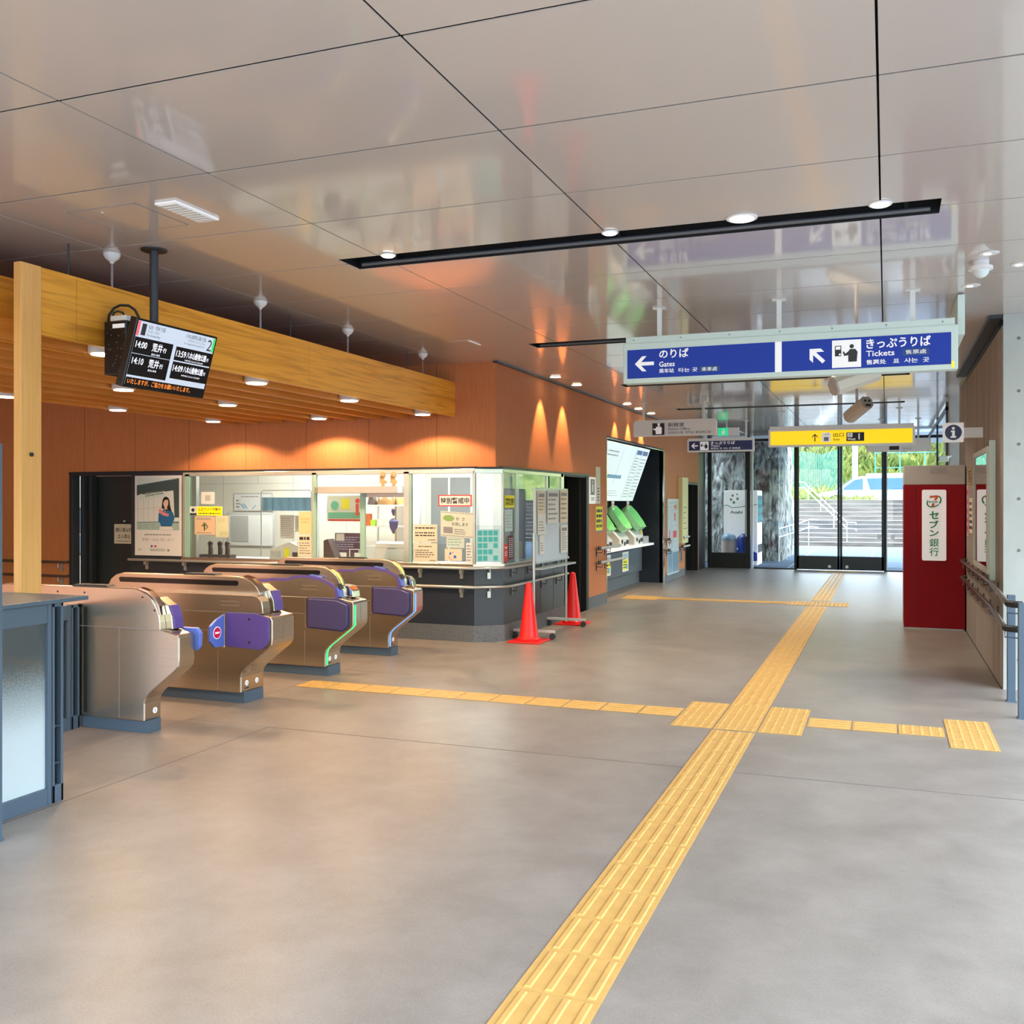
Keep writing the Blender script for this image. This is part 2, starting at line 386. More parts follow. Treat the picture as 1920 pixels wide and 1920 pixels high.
# door_1 on the back left wall -------------------------------------------
mb = MB(); mb.box(-10.09, -10.03, 9.99, 10.12, 0, 1.93); mb.box(-9.06, -9.03, 9.99, 10.12, 0, 1.93); mb.box(-10.03, -9.06, 9.99, 10.12, 1.90, 1.93)
mb.box(-10.03, -9.98, 10.12, 10.35, 0, 1.93); mb.box(-9.97, -9.92, 10.2, 10.3, 0, 1.9)
d = S(mb.build('door_1', M['dark'], bevel=.003))
MB().box(-9.98, -9.06, 10.36, 10.40, 0, 1.9).build('door_leaf', M['darkgreen'], d)
q = MB(); q.box(-9.16, -9.13, 10.34, 10.36, .80, .98); q.tube([(-9.145, 10.335, .87), (-9.145, 10.31, .87), (-9.30, 10.31, .87)], .009, 8); q.build('door_handle', M['steelbar'], d)
F = FR((-9.66, 10.345, 1.0), (1, 0, 0))
t = T('door_notice', 'small white no entry notice on the dark door at far left', 'sign', (-9.66, 10.34, 1.0))
mb = MB(); F.rect(mb, 0, .335, 0, .26, 0, .006); mb.build('plate', M['cream'], t)
F.text('関係者以外', .03, .155, M['ink'], t, w=.275, h=.058, l=.008, bold=.01); F.text('立入禁止', .06, .07, M['ink'], t, w=.215, h=.055, l=.008, bold=.01)
mb = MB(); F.lines(mb, .03, .30, .02, .045, 1, .0065); mb.build('small_print', M['inkg'], t)
mb = MB(); mb.tube([(-9.49, 10.335, 1.30), (-9.49, 10.355, 1.30)], .012, 10); tag(mb.build('door_viewer', M['white']), 'tiny white hook above the notice on dark door', 'hook')

# handrails on the orange wall left of the door
def handrail(pts, label, z2=None, brk=None, group=None, name='handrail', m=None, r=.018, wall=None):
    t = T(name, label, 'handrail', pts[0], group)
    MB().tube(pts, r, 12).build('rail', m or M['rail'], t, smooth=True)
    return t
def bracket_y(t, x, yw, y, z):      # bracket from a wall at y=yw to rail at y
    q = MB(); q.box(x-.03, x+.03, yw-.012, yw, z-.12, z-.02); q.tube([(x, yw-.01, z-.07), (x, y, z-.07), (x, y, z-.01)], .007, 6)
    q.build('bracket', M['steelbar'], t)
def bracket_x(t, y, xw, x, z):
    s = 1 if x > xw else -1
    q = MB(); q.box(min(xw, xw+s*.012), max(xw, xw+s*.012), y-.02, y+.02, z-.12, z-.0); q.tube([(xw+s*.01, y, z-.07), (x, y, z-.07), (x, y, z-.01)], .007, 6)
    q.build('bracket', M['rail'], t)
for z, wh in ((.76, 'upper'), (.575, 'lower')):
    t = handrail([(-12.9, 9.96, z), (-10.14, 9.96, z), (-10.13, 10.02, z)], '%s dark handrail on orange wall left of the dark door' % wh, group='handrails left of the door')
    bracket_y(t, -10.25, 10.03, 9.96, z); bracket_y(t, -11.6, 10.03, 9.96, z)

# ------------------------------------------------------------------ ticket office booth
mb = MB(); mb.box(-8.27, -4.27, 9.99, 10.05, .18, .80)
mb.prism([(-4.27, 9.99), (-4.005, 10.20), (-4.04, 10.24), (-4.29, 10.04)], 'z', .18, .80)
mb.box(-4.05, -4.005, 10.20, 12.40, .18, .80)
S(mb.build('wall_office', M['booth']))
mb = MB(); mb.box(-9.03, -4.27, 9.975, 10.05, 0, .18)
mb.prism([(-4.27, 9.975), (-3.99, 10.195), (-4.04, 10.24), (-4.29, 10.04)], 'z', 0, .18)
mb.box(-4.05, -3.99, 10.195, 12.40, 0, .18)
S(mb.build('baseboard_office', M['stone']))
mb = MB()
for y in (10.9, 11.45, 11.95): mb.box(-4.006, -4.003, y, y+.006, .18, .8)
S(mb.build('trim_7', M['black']))
# poster panel
S(MB().box(-9.03, -8.25, 10.0, 10.05, .81, 1.93).build('trim_8', M['booth']))
S(MB().box(-9.03, -8.27, 9.99, 10.05, .18, .80).build('trim_9', M['dark']))
# sill
mb = MB(); mb.box(-8.25, -4.27, 9.965, 10.07, .80, .865); mb.prism([(-4.27, 9.965), (-3.985, 10.19), (-4.06, 10.24), (-4.30, 10.06)], 'z', .80, .865); mb.box(-4.07, -3.985, 10.19, 12.40, .80, .865)
S(mb.build('trim_10', M['steel'], bevel=.004))
# head rail
mb = MB(); mb.box(-8.25, -4.27, 10.0, 10.05, 1.875, 1.925); mb.prism([(-4.27, 10.0), (-4.01, 10.2), (-4.05, 10.24), (-4.29, 10.05)], 'z', 1.875, 1.925); mb.box(-4.05, -4.01, 10.2, 12.40, 1.885, 1.93)
S(mb.build('trim_11', M['palesteel'], bevel=.003))
def window(n, x0, x1, y0, y1, z0, z1, m=None, thick=.008):
    t = S(MB().box(x0, x1, y0, y1, z0, z1).build('window_%d' % n, m or M['glass'])); return t
window(1, -8.15, -6.37, 10.02, 10.028, .865, 1.875)
window(2, -6.31, -5.15, 10.02, 10.028, 1.735, 1.875)
window(3, -5.09, -4.28, 10.02, 10.028, .865, 1.875)
mb = MB().prism([(-4.27, 10.02), (-4.02, 10.21), (-4.026, 10.216), (-4.276, 10.026)], 'z', .865, 1.875); S(mb.build('window_4', M['glass']))
window(5, -4.026, -4.02, 10.22, 10.62, .865, 1.885); window(6, -4.026, -4.02, 10.72, 11.72, .865, 1.885); window(7, -4.026, -4.02, 11.78, 12.3, .865, 1.885)
# mullions
mb = MB()
mb.box(-8.25, -8.215, 9.995, 10.05, .865, 1.9); mb.box(-8.15, -8.08, 10.04, 10.1, .865, 1.875)
mb.box(-6.37, -6.355, 10.0, 10.05, .865, 1.9); mb.box(-5.15, -5.085, 10.0, 10.06, .80, 1.9)
mb.box(-4.285, -4.265, 10.0, 10.03, .865, 1.9); mb.box(-4.03, -4.01, 10.205, 10.225, .865, 1.9)
mb.box(-4.05, -4.015, 10.62, 10.72, .865, 1.9); mb.box(-4.05, -4.015, 11.72, 11.78, .865, 1.9); mb.box(-4.05, -4.01, 12.3, 12.42, .18, 1.93)
S(mb.build('trim_12', M['palesteel']))
mb = MB()
mb.box(-8.215, -8.15, 10.0, 10.03, .865, 1.9); mb.box(-6.355, -6.31, 10.0, 10.03, .865, 1.9); mb.box(-5.085, -5.055, 10.01, 10.04, .865, 1.9); mb.box(-4.3, -4.285, 10.015, 10.03, .865, 1.9); mb.box(-5.735, -5.67, 10.03, 10.05, .9, 1.66)
S(mb.build('trim_13', M['glassedge']))
# sliding service window rail
t = T('service_window', 'sliding glass service window with thick steel head rail above gates', 'window', (-5.73, 10.0, .87))
q = MB(); q.prism([(-6.31, 9.96), (-6.25, 9.94), (-5.2, 9.94), (-5.15, 9.96), (-5.15, 10.05), (-6.31, 10.05)], 'z', 1.655, 1.735); q.build('head_rail', M['palesteel'], t, bevel=.004)
MB().box(-6.30, -5.72, 10.035, 10.043, .87, 1.655).build('sliding_pane', M['glass'], t)
MB().box(-5.70, -5.155, 10.055, 10.063, .87, 1.61).build('sliding_pane', M['glass'], t)
MB().box(-5.70, -5.155, 10.05, 10.07, 1.61, 1.655).build('pane_rail', M['steelbar'], t)

# office interior room
mb = MB(); mb.box(-10.2, -6.45, 12.2, 12.25, 0, 2.4); mb.box(-6.45, -6.4, 12.2, 14.2, 0, 2.4)
S(mb.build('wall_interior', M['creamwall']))
mb = MB(); mb.box(-6.4, -5.75, 14.2, 14.25, 0, 2.4); mb.box(-5.75, -4.75, 14.2, 14.25, 2.05, 2.4); mb.box(-4.75, -4.12, 14.2, 14.25, 0, 2.4)
mb.box(-10.25, -10.2, 10.45, 12.25, 0, 2.4); mb.box(-10.2, -9.0, 10.42, 10.45, 0, 2.4)

S(mb.build('wall_interior_back', M['whitewall']))
mb = MB(); mb.box(-9.32, -9.31, 12.197, 12.2, .9, 2.4); mb.box(-8.70, -8.69, 12.197, 12.2, 1.835, 2.4); mb.box(-8.09, -8.08, 12.197, 12.2, .9, 2.4); mb.box(-7.2, -7.19, 12.197, 12.2, .9, 2.4); mb.box(-10.2, -6.45, 12.197, 12.2, 1.825, 1.835)
S(mb.build('trim_14', M['greyeq']))
S(MB().box(-10.25, -4.06, 10.12, 14.3, 2.4, 2.45).build('ceiling_office', M['white']))
d = S(MB().box(-5.75, -4.75, 14.2, 14.24, 0, 2.05).build('door_2', M['greyeq']))
q = MB(); q.box(-5.45, -5.05, 14.19, 14.2, .95, 1.95); q.build('pane', M['vanglass'], d)
for (x, y) in ((-7.6, 11.1), (-5.4, 11.2), (-5.2, 13)):
    t = T('ceiling_light', 'lit panel lamp on the white ceiling inside the ticket office', 'light', (x, y, 2.37), 'office ceiling lamps')
    MB().box(x-.6, x+.6, y-.12, y+.12, 2.37, 2.4).build('diffuser', mat('office_lamp', (1, 1, 1), emit=((1, .98, .92), 34)), t)

# front and chamfer and side handrails of the booth
for z, wh, xs in ((.82, 'upper', -9.05), (.61, 'lower', -5.1)):
    t = T('booth_handrail', '%s steel handrail wrapping the corner of the ticket office' % wh, 'handrail', (-4.3, 9.93, z), 'steel handrails around the ticket office')
    MB().tube([(xs, 9.93, z), (-4.25, 9.93, z), (-3.96, 10.17, z), (-3.94, 10.25, z), (-3.94, 12.38, z)], .017, 12).build('rail', M['steelbar'], t, smooth=True)
    for x in ((-4.93, -4.42) if z < .7 else (-8.8, -8.2, -4.93, -4.42)):
        q = MB(); q.box(x-.018, x+.018, 9.975, 9.99, z-.12, z-.03); q.box(x-.008, x+.03, 9.93, 9.98, z-.06, z-.02); q.build('bracket', M['steelbar'], t)
    q = MB(); q.add([(-4.15, 10.073, z-.12), (-4.12, 10.097, z-.12), (-4.12, 10.097, z-.05), (-4.15, 10.073, z-.05), (-4.142, 10.063, z-.12), (-4.112, 10.087, z-.12), (-4.112, 10.087, z-.05), (-4.142, 10.063, z-.05)], [(0, 1, 2, 3), (4, 5, 6, 7), (0, 1, 5, 4), (2, 3, 7, 6), (0, 3, 7, 4), (1, 2, 6, 5)])
    q.tube([(-4.13, 10.075, z-.04), (-4.105, 10.05, z-.035), (-4.105, 10.05, z)], .009, 6); q.build('bracket', M['steelbar'], t)
    for y in (10.45, 11.0, 11.5, 12.1): bracket_x(t, y, -4.005, -3.94, z)

# ------------------------------------------------------------------ poster and notices on the booth
F = FR((-9.0, 9.999, .875), (1, 0, 0))
t = T('wall_poster', 'large framed poster of a smiling woman in a blue denim jacket', 'poster', (-8.62, 10, .875))
Wp, Hp = .735, 1.015
mb = MB(); F.rect(mb, 0, Wp, 0, Hp, 0, .006); mb.build('sheet', mat('poster_white', (.80, .78, .80), rough=.4), t)
k = 1/710.; ku = Wp/705.; kv = Hp/1195.
def pp(x, y): return ((x-115)*ku, (1290-y)*kv)       # photo-crop grid of the poster
def ppoly(mb, pts, l): F.poly(mb, [pp(*q) for q in pts], l, .0006); return mb
mb = MB(); ppoly(mb, [(145, 125), (785, 125), (785, 905), (145, 905)], .0062); mb.build('sky_print', mat('p_sky', (.62, .72, .74), rough=.5), t)
mb = MB(); ppoly(mb, [(145, 235), (785, 135), (785, 905), (700, 905), (700, 320), (145, 390)], .007); mb.build('building_print', mat('p_dark', (.05, .08, .09), rough=.5), t)
mb = MB(); ppoly(mb, [(145, 390), (700, 318), (720, 780), (145, 780)], .0078); ppoly(mb, [(720, 720), (785, 720), (785, 780), (720, 780)], .0078); mb.build('facade_print', mat('p_wall', (.72, .74, .73), rough=.5), t)
mb = MB(); ppoly(mb, [(145, 810), (785, 800), (785, 905), (145, 905)], .0078); mb.build('glass_print', mat('p_teal', (.38, .52, .50), rough=.5), t)
mb = MB()
for x in (160, 245, 325, 405): F.line(mb, [pp(x, 395), pp(x+5, 780)], .002, .0086, .0004)
F.line(mb, [pp(145, 595), pp(700, 560)], .002, .0086, .0004); F.line(mb, [pp(145, 797), pp(785, 785)], .012, .0086, .0004)
for x in (195, 290, 400, 620, 690, 760): F.line(mb, [pp(x, 805), pp(x, 900)], .003, .0086, .0004)
F.line(mb, [pp(145, 240), pp(785, 142)], .004, .0086, .0004)
mb.build('line_print', mat('p_line', (.16, .26, .27), rough=.5), t)
mb = MB(); ppoly(mb, [(270, 360), (560, 320), (570, 400), (275, 450)], .0088); ppoly(mb, [(185, 375), (240, 365), (235, 455), (190, 445)], .0088); mb.build('signboard_print', mat('p_sign', (.62, .72, .68), rough=.5), t)
G = FR(F.P(*pp(275, 430)), Vector((1, 0, .14)), Vector((0, 0, 1)))
G.text('仙台ロジセンター', .01, .02, M['ink'], t, w=.28, h=.045, l=.011) if False else None
mb = MB(); G.lines(mb, .0, .29, .01, .06, 2, .010, 0, .4); mb.build('print_lines', M['ink'], t)
# figure printed on the poster
mb = MB(); ppoly(mb, [(540, 460), (560, 420), (590, 408), (625, 425), (645, 470), (655, 560), (680, 640), (700, 700), (640, 680), (560, 600), (525, 580)], .0090); mb.build('hair_print', mat('p_hair', (.012, .010, .010), rough=.5), t)
mb = MB(); F.disc(mb, *pp(588, 500), .040, .0095, .0005, 20, .062); ppoly(mb, [(570, 555), (605, 555), (612, 600), (565, 600)], .0095); mb.build('face_print', mat('p_skin', (.80, .52, .42), rough=.5), t)
mb = MB(); F.disc(mb, *pp(588, 530), .016, .0101, .0004, 12, .005); mb.build('smile_print', M['white'], t)
mb = MB(); ppoly(mb, [(540, 470), (560, 425), (600, 418), (632, 460), (610, 455), (575, 458), (552, 500)], .0102); mb.build('fringe_print', mat('p_hair2', (.012, .010, .010), rough=.5), t)
mb = MB(); ppoly(mb, [(480, 660), (560, 600), (580, 640), (615, 605), (690, 640), (720, 720), (700, 790), (670, 855), (520, 855), (500, 800), (475, 780)], .0098); mb.build('jacket_print', mat('p_denim', (.02, .14, .34), rough=.5), t)
mb = MB(); ppoly(mb, [(500, 855), (680, 850), (700, 905), (490, 905)], .0098); mb.build('skirt_print', M['white'], t)
mb = MB(); ppoly(mb, [(480, 600), (505, 590), (560, 640), (640, 670), (625, 705), (550, 690), (490, 650)], .0105); mb.build('gloves_print', mat('p_pink', (.75, .25, .28), rough=.5), t)
F.text('久保史緒里の', .335*Wp*1.35, .245, M['inkg'], t, w=.235, h=.030, l=.007) if False else None
F.text('宮城・仙台 旅しおり', .115, .185, M['inkg'], t, w=.50, h=.038, l=.007, bold=-.005)
mb = MB(); F.lines(mb, .19, .57, .250, .28, 1, .0066, 0, .5); F.lines(mb, .24, .48, .055, .09, 3, .0066, 0, .45); F.lines(mb, .055, .10, .06, .09, 2, .0066, 0, .5); F.disc(mb, .53, .07, .017, .0066); F.poly(mb, [(.15, .252), (.18, .252), (.18, .285)], .0066); mb.build('small_print', M['inkg'], t)
mb = MB(); F.disc(mb, .27, .118, .015, .0066); mb.build('blue_badge', mat('p_blue', (.05, .08, .45), rough=.5), t)
mb = MB(); F.rect(mb, .31, .345, .106, .13, .0066); mb.build('red_badge', M['red'], t)

def notice(name, label, F, u0, u1, v0, v1, m, cat='notice', group=None, depth=.002):
    c = F.P((u0+u1)/2, v0)
    t = T(name, label, cat, c, group); mb = MB(); F.rect(mb, u0, u1, v0, v1, 0, depth); mb.build('sheet', m, t); return t
Fg = FR((0, 10.015, 0), (1, 0, 0))      # plane of the booth glass; u = x
t = notice('notice', 'white and yellow camera warning sticker on the office glass', Fg, -8.17, -7.66, 1.385, 1.50, M['paper'])
mb = MB(); Fg.rect(mb, -8.04, -7.665, 1.388, 1.497, .002); mb.build('yellow_panel', M['yellow'], t)
Fg.text('防犯カメラ作動中', -8.02, 1.44, M['ink'], t, w=.335, h=.045, l=.006, bold=.01); mb = MB(); Fg.lines(mb, -8.02, -7.69, 1.40, 1.425, 1, .0045, 0); Fg.rect(mb, -8.165, -8.05, 1.39, 1.415, .0025); Fg.disc(mb, -8.105, 1.455, .025, .0025, .001, 16, .022); mb.build('small_print', M['ink'], t)
t = notice('notice', 'tan notice with green zigzag arrow under the camera sticker', Fg, -8.08, -7.77, 1.15, 1.375, M['tan'])
mb = MB(); A = (-7.93, 1.255)
Fg.line(mb, [(A[0], A[1]-.055), (A[0], A[1]+.02)], .018, .003); Fg.line(mb, [(A[0]-.045, A[1]-.005), (A[0], A[1]+.045), (A[0]+.052, A[1]-.005), (A[0]+.02, A[1]-.038)], .009, .003); Fg.poly(mb, [(A[0]-.025, A[1]), (A[0]+.025, A[1]), (A[0], A[1]+.03)], .003); mb.build('arrow_print', mat('dkgreen', (.02, .10, .04)), t)
mb = MB(); Fg.lines(mb, -8.05, -7.82, 1.33, 1.36, 2, .0025, .2); Fg.lines(mb, -8.05, -7.82, 1.165, 1.18, 1, .0025, 0); mb.build('small_print', M['inkg'], t)
t = notice('notice', 'pale yellow sheet on the office glass right of the tan arrow notice', Fg, -7.76, -7.57, 1.12, 1.385, mat('pale_yellow', (.72, .72, .48)))
mb = MB(); Fg.lines(mb, -7.74, -7.59, 1.30, 1.36, 3); Fg.rect(mb, -7.70, -7.58, 1.13, 1.19, .0022, .0005); mb.build('small_print', mat('palegrn', (.6, .62, .38)), t)
t = notice('notice', 'white sheet with square maze pattern taped high on the office glass', Fg, -7.98, -7.78, 1.53, 1.68, M['paper'])
mb = MB(); Fg.rect(mb, -7.92, -7.84, 1.57, 1.64, .0022, .0005); mb.build('grey_print', M['greyeq'], t)
t = notice('notice', 'yellow ochre sheet beside the service window frame', Fg, -6.56, -6.38, 1.165, 1.44, mat('ochre', (.74, .66, .36)))
mb = MB(); Fg.lines(mb, -6.53, -6.4, 1.3, 1.37, 2, fill=.7); mb.build('small_print', mat('och2', (.6, .5, .2)), t)
t = notice('notice', 'cream timetable sheet with black heading below ochre sheet', Fg, -6.565, -6.38, .91, 1.155, M['cream'])
mb = MB(); Fg.lines(mb, -6.55, -6.41, 1.10, 1.14, 1, fill=.9, rag=0); Fg.lines(mb, -6.55, -6.40, .93, 1.08, 5, fill=.25); mb.build('small_print', M['ink'], t)
t = notice('notice', 'white red-bordered special alert sign on right office glass', Fg, -4.72, -4.31, 1.505, 1.635, M['red'])
mb = MB(); Fg.rect(mb, -4.705, -4.325, 1.517, 1.623, .002); mb.build('white_panel', M['paper'], t)
Fg.text('特別警戒中', -4.69, 1.535, M['ink'], t, w=.35, h=.07, l=.006, bold=.02)
t = notice('notice', 'upper cream sheet of Japanese text on right office glass', Fg, -5.03, -4.735, 1.10, 1.30, M['cream'])
Fg.text('よりわいせ金事に注意者', -5.01, 1.255, M['ink'], t, w=.25, h=.022, l=.004) if False else None
mb = MB(); Fg.lines(mb, -5.01, -4.76, 1.245, 1.275, 1, rag=0); Fg.lines(mb, -5.01, -4.76, 1.16, 1.22, 2, rag=.1, fill=.45); Fg.lines(mb, -4.85, -4.75, 1.115, 1.135, 1, rag=0); mb.build('small_print', M['ink'], t)
t = notice('notice', 'lower cream sheet of Japanese text on right office glass', Fg, -5.03, -4.735, .875, 1.09, M['cream'])
mb = MB(); Fg.lines(mb, -4.97, -4.8, 1.04, 1.06, 1, rag=0); Fg.lines(mb, -5.01, -4.76, .92, 1.02, 4, rag=.4, fill=.35); Fg.lines(mb, -4.83, -4.75, .885, .90, 1, rag=0); mb.build('small_print', M['ink'], t)
Ft = FR((-4.69, 10.012, 1.17), Vector((1, 0, -.06)))
t = T('notice', 'tilted pale green umbrella loan notice with photo', 'notice', (-4.5, 10.01, 1.17))
mb = MB(); Ft.rect(mb, 0, .41, 0, .285, 0, .002); mb.build('sheet', mat('palegreen', (.66, .70, .62)), t)
Ft.text('か  さ', .19, .19, M['ink'], t, h=.038, l=.004); Ft.text('お貸します', .14, .13, M['ink'], t, w=.2, h=.04, l=.004)
mb = MB(); Ft.disc(mb, .10, .21, .07, .002, .001, 20, .035); mb.build('green_print', mat('leafg', (.25, .42, .15)), t)
mb = MB(); Ft.rect(mb, .035, .15, .04, .11, .002, .001); Ft.lines(mb, .17, .33, .03, .10, 3); Ft.lines(mb, .01, .40, .262, .282, 1, rag=0, fill=.4); Ft.lines(mb, .01, .40, .005, .025, 1, rag=0, fill=.4); mb.build('small_print', M['inkg'], t)
t = notice('notice', 'cream card with blue and red drops near the booth sill', Fg, -4.64, -4.43, .895, 1.03, M['cream'])
mb = MB(); Fg.disc(mb, -4.515, .94, .018, .002, .001); Fg.poly(mb, [(-4.59, .965), (-4.57, 1.0), (-4.555, .965)], .002, .001); mb.build('drop_print', mat('dropblue', (.03, .16, .6)), t)
mb = MB(); Fg.line(mb, [(-4.59, .95), (-4.58, .92), (-4.555, .91)], .006, .002); Fg.line(mb, [(-4.55, .985), (-4.53, .99)], .008, .002); mb.build('red_print', M['red'], t)
t = notice('notice', 'grey print sheet low at the right end of front office glass', Fg, -4.38, -4.30, .87, 1.10, M['paper'])
mb = MB(); Fg.lines(mb, -4.37, -4.31, .89, 1.08, 6); mb.build('small_print', M['inkg'], t)
t = notice('notice', 'clear leaflet sheet behind the umbrella notice on office glass', Fg, -4.62, -4.40, 1.04, 1.17, mat('greenw', (.62, .70, .68)))
mb = MB(); Fg.lines(mb, -4.6, -4.42, 1.06, 1.15, 3, fill=.2); mb.build('small_print', M['green'], t)
# chamfer glass
Fc = FR((-4.268, 10.012, 0), (.25, .19, 0))
t = notice('notice', 'blue and green illustrated poster on the corner glass', Fc, .02, .28, .89, 1.25, mat('bluegreen', (.42, .66, .68)))
mb = MB()
for i in range(4):
    for k2 in range(5):
        if random.random() < .75: Fc.rect(mb, .03+i*.06, .08+i*.06, .90+k2*.07, .955+k2*.07, .002, .0006)
mb.build('picture_print', M['teal'], t)
# side glass notices
Fs = FR((-4.012, 0, 0), (0, 1, 0))
t = notice('notice', 'bright yellow police patrol sticker on the side office glass', Fs, 10.26, 10.56, 1.49, 1.63, M['yelpaper'])
Fs.text('警察官立寄所', 10.28, 1.515, M['ink'], t, w=.26, h=.085, l=.004, bold=.02)
t = notice('notice', 'pale blue sheet under the yellow police sticker', Fs, 10.26, 10.50, 1.22, 1.47, mat('plbl', (.55, .70, .70)))
mb = MB(); Fs.lines(mb, 10.28, 10.47, 1.25, 1.42, 5, fill=.2); mb.build('small_print', M['inkg'], t)
t = notice('notice', 'small red sticker with white ring on the corner glass base', Fs, 10.24, 10.34, .88, 1.08, M['red'])
mb = MB(); Fs.disc(mb, 10.29, .97, .03, .002, .001); Fs.lines(mb, 10.25, 10.33, 1.02, 1.06, 1, rag=0); mb.build('white_print', M['white'], t)
mb = MB(); Fs.disc(mb, 10.29, .97, .017, .003, .001); mb.build('red_print', M['red'], t)
t = notice('notice', 'dark red sign with white vertical writing on the corner glass', Fs, 10.37, 10.52, .90, 1.17, mat('darkred', (.12, .02, .03)))
mb = MB(); Fs.lines(mb, 10.39, 10.43, .92, 1.15, 10, rag=0); Fs.lines(mb, 10.46, 10.50, .92, 1.15, 10, rag=0); mb.build('white_print', M['white'], t)

# things inside the office --------------------------------------------------
t = T('service_counter', 'long white office counter just behind the booth windows', 'counter', (-6.2, 10.4, 0))
MB().box(-8.28, -4.15, 10.08, 10.75, .80, .84).build('worktop', M['white'], t, bevel=.004)
MB().box(-8.25, -4.18, 10.16, 10.7, 0, .80).build('base_cabinet', M['greyeq'], t)
t = T('handset_rack', 'row of three black radio handsets upright in a charger', 'radio', (-7.55, 10.3, .84))
MB().box(-8.22, -7.73, 10.25, 10.38, .84, .885).build('charger', M['ink'], t, bevel=.004)
for x in (-8.07, -7.92, -7.81):
    q = MB(); q.prism([(x-.025, .885), (x+.025, .885), (x+.025, .96), (x+.015, .99), (x+.028, 1.04), (x-.008, 1.06), (x-.035, 1.03), (x-.022, .98)], 'y', 10.29, 10.33); q.build('handset', M['ink'], t, bevel=.006)
# glazed noticeboard on the inner wall
Fi = FR((0, 12.19, 0), (1, 0, 0))
def pxi(a, b, Y): return None
t = T('noticeboard', 'grey glazed board standing behind office window', 'noticeboard', (-7.3, 11.6, .95))
MB().box(-8.80, -7.99, 11.6, 11.63, .90, 1.41).build('frame', M['greyeq'], t, bevel=.005)
MB().box(-8.76, -8.03, 11.59, 11.602, .94, 1.37).build('panel', M['paper'], t)
q = MB(); q.box(-8.72, -8.42, 11.585, 11.592, 1.0, 1.36); q.build('chart', mat('chart_grey', (.45, .47, .46)), t)
t = T('wall_chart', 'white wall chart with blue arrows on cream office wall', 'chart', (-7.6, 12.19, 1.4))
mb = MB(); Fi.rect(mb, -9.12, -8.43, 1.42, 1.69, 0, .01); mb.build('frame', M['greyeq'], t)
mb = MB(); Fi.rect(mb, -9.10, -8.45, 1.43, 1.67, .01, .003); mb.build('sheet', M['paper'], t)
mb = MB()
for u in (-8.95, -8.90): Fi.line(mb, [(u-.04, 1.53), (u+.03, 1.46)], .018, .014)
Fi.line(mb, [(-8.78, 1.45), (-8.72, 1.51)], .012, .014); Fi.line(mb, [(-8.56, 1.45), (-8.50, 1.51)], .012, .014); mb.build('arrow_print', M['cyan'], t)
mb = MB(); Fi.lines(mb, -8.98, -8.6, 1.62, 1.65, 1, .014); Fi.lines(mb, -9.07, -9.0, 1.46, 1.6, 3, .014); mb.build('small_print', M['inkg'], t)
t = T('sneeze_curtain', 'blue plastic curtain hanging from a thin steel frame', 'curtain', (-6.7, 10.95, 1.42))
MB().tube([(-7.72, 10.9, .84), (-7.72, 10.9, 1.68), (-7.69, 10.9, 1.71), (-6.98, 10.9, 1.71), (-6.95, 10.9, 1.68), (-6.95, 10.9, .84)], .008, 6).build('frame', M['steelbar'], t)
q = MB(); pts = []
for i in range(31): pts.append((-7.71+i*.0250, 10.9+.008*math.sin(i*1.3)))
q.add([(a, b, 1.44) for a, b in pts]+[(a, b, 1.615) for a, b in pts], [(i, i+1, 32+i, 31+i) for i in range(30)]); q.build('sheet', mat('curtain_blue', (.20, .50, .75), rough=.3), t)
# white sheets hanging beside
t = T('document_sheets', 'white printed sheets hanging behind the booth glass', 'paper', (-6.75, 10.6, 1.1))
for (x0, x1, z0, z1) in ((-7.22, -7.01, 1.09, 1.39), (-7.0, -6.90, 1.18, 1.38)):
    q = MB(); q.box(x0, x1, 10.6, 10.603, z0, z1); q.build('sheet', M['paper'], t)
    q = MB(); FR((0, 10.6, 0), (1, 0, 0)).lines(q, x0+.015, x1-.015, z0+.03, z1-.03, 9, fill=.2); q.build('small_print', M['inkg'], t)
# white figure-shaped model / equipment near (620..660)
t = T('ticket_terminal', 'white and grey office ticket terminal behind the sheets', 'machine', (-6.6, 10.5, .84))
q = MB(); q.prism([(-7.25, .84), (-6.80, .84), (-6.80, 1.0), (-6.95, 1.06), (-7.25, .96)], 'y', 10.4, 10.7); q.build('body', M['white'], t, bevel=.01)
MB().box(-7.22, -7.08, 10.39, 10.4, .87, .94).build('screen', M['greyeq'], t); MB().box(-7.02, -6.95, 10.39, 10.4, .86, .98).build('label_strip', M['yelpaper'], t); MB().box(-6.9, -6.83, 10.39, 10.4, .86, .93).build('slot', M['ink'], t)
# desk monitor seen in service window
t = T('desk_monitor', 'black desk monitor facing viewer inside service window', 'monitor', (-6.0, 10.9, .84))
MB().box(-6.60, -6.20, 10.9, 10.93, .91, 1.16).build('screen', mat('mon_navy', (.02, .03, .09), rough=.2), t, bevel=.004)
q = MB(); FR((0, 10.9, 0), (1, 0, 0)).lines(q, -6.57, -6.23, .94, 1.12, 6, fill=.35); q.build('text_print', mat('monblue', (.3, .4, .7)), t)
MB().box(-6.44, -6.36, 10.92, 10.98, .0, 1.0).build('stand', M['ink'], t)
q = MB().box(-6.58, -6.46, 10.896, 10.899, 1.06, 1.15); tag(q.build('memo_sheet', M['paper']), 'white memo sheet taped over the office monitor', 'paper')
q = MB(); q.prism([(-6.49, .84), (-6.31, .84), (-6.43, 1.10), (-6.49, 1.08)], 'y', 10.45, 10.6); tag(q.build('file_stand', M['ink'], bevel=.004), 'black slanted file stand at left of service window', 'stand')
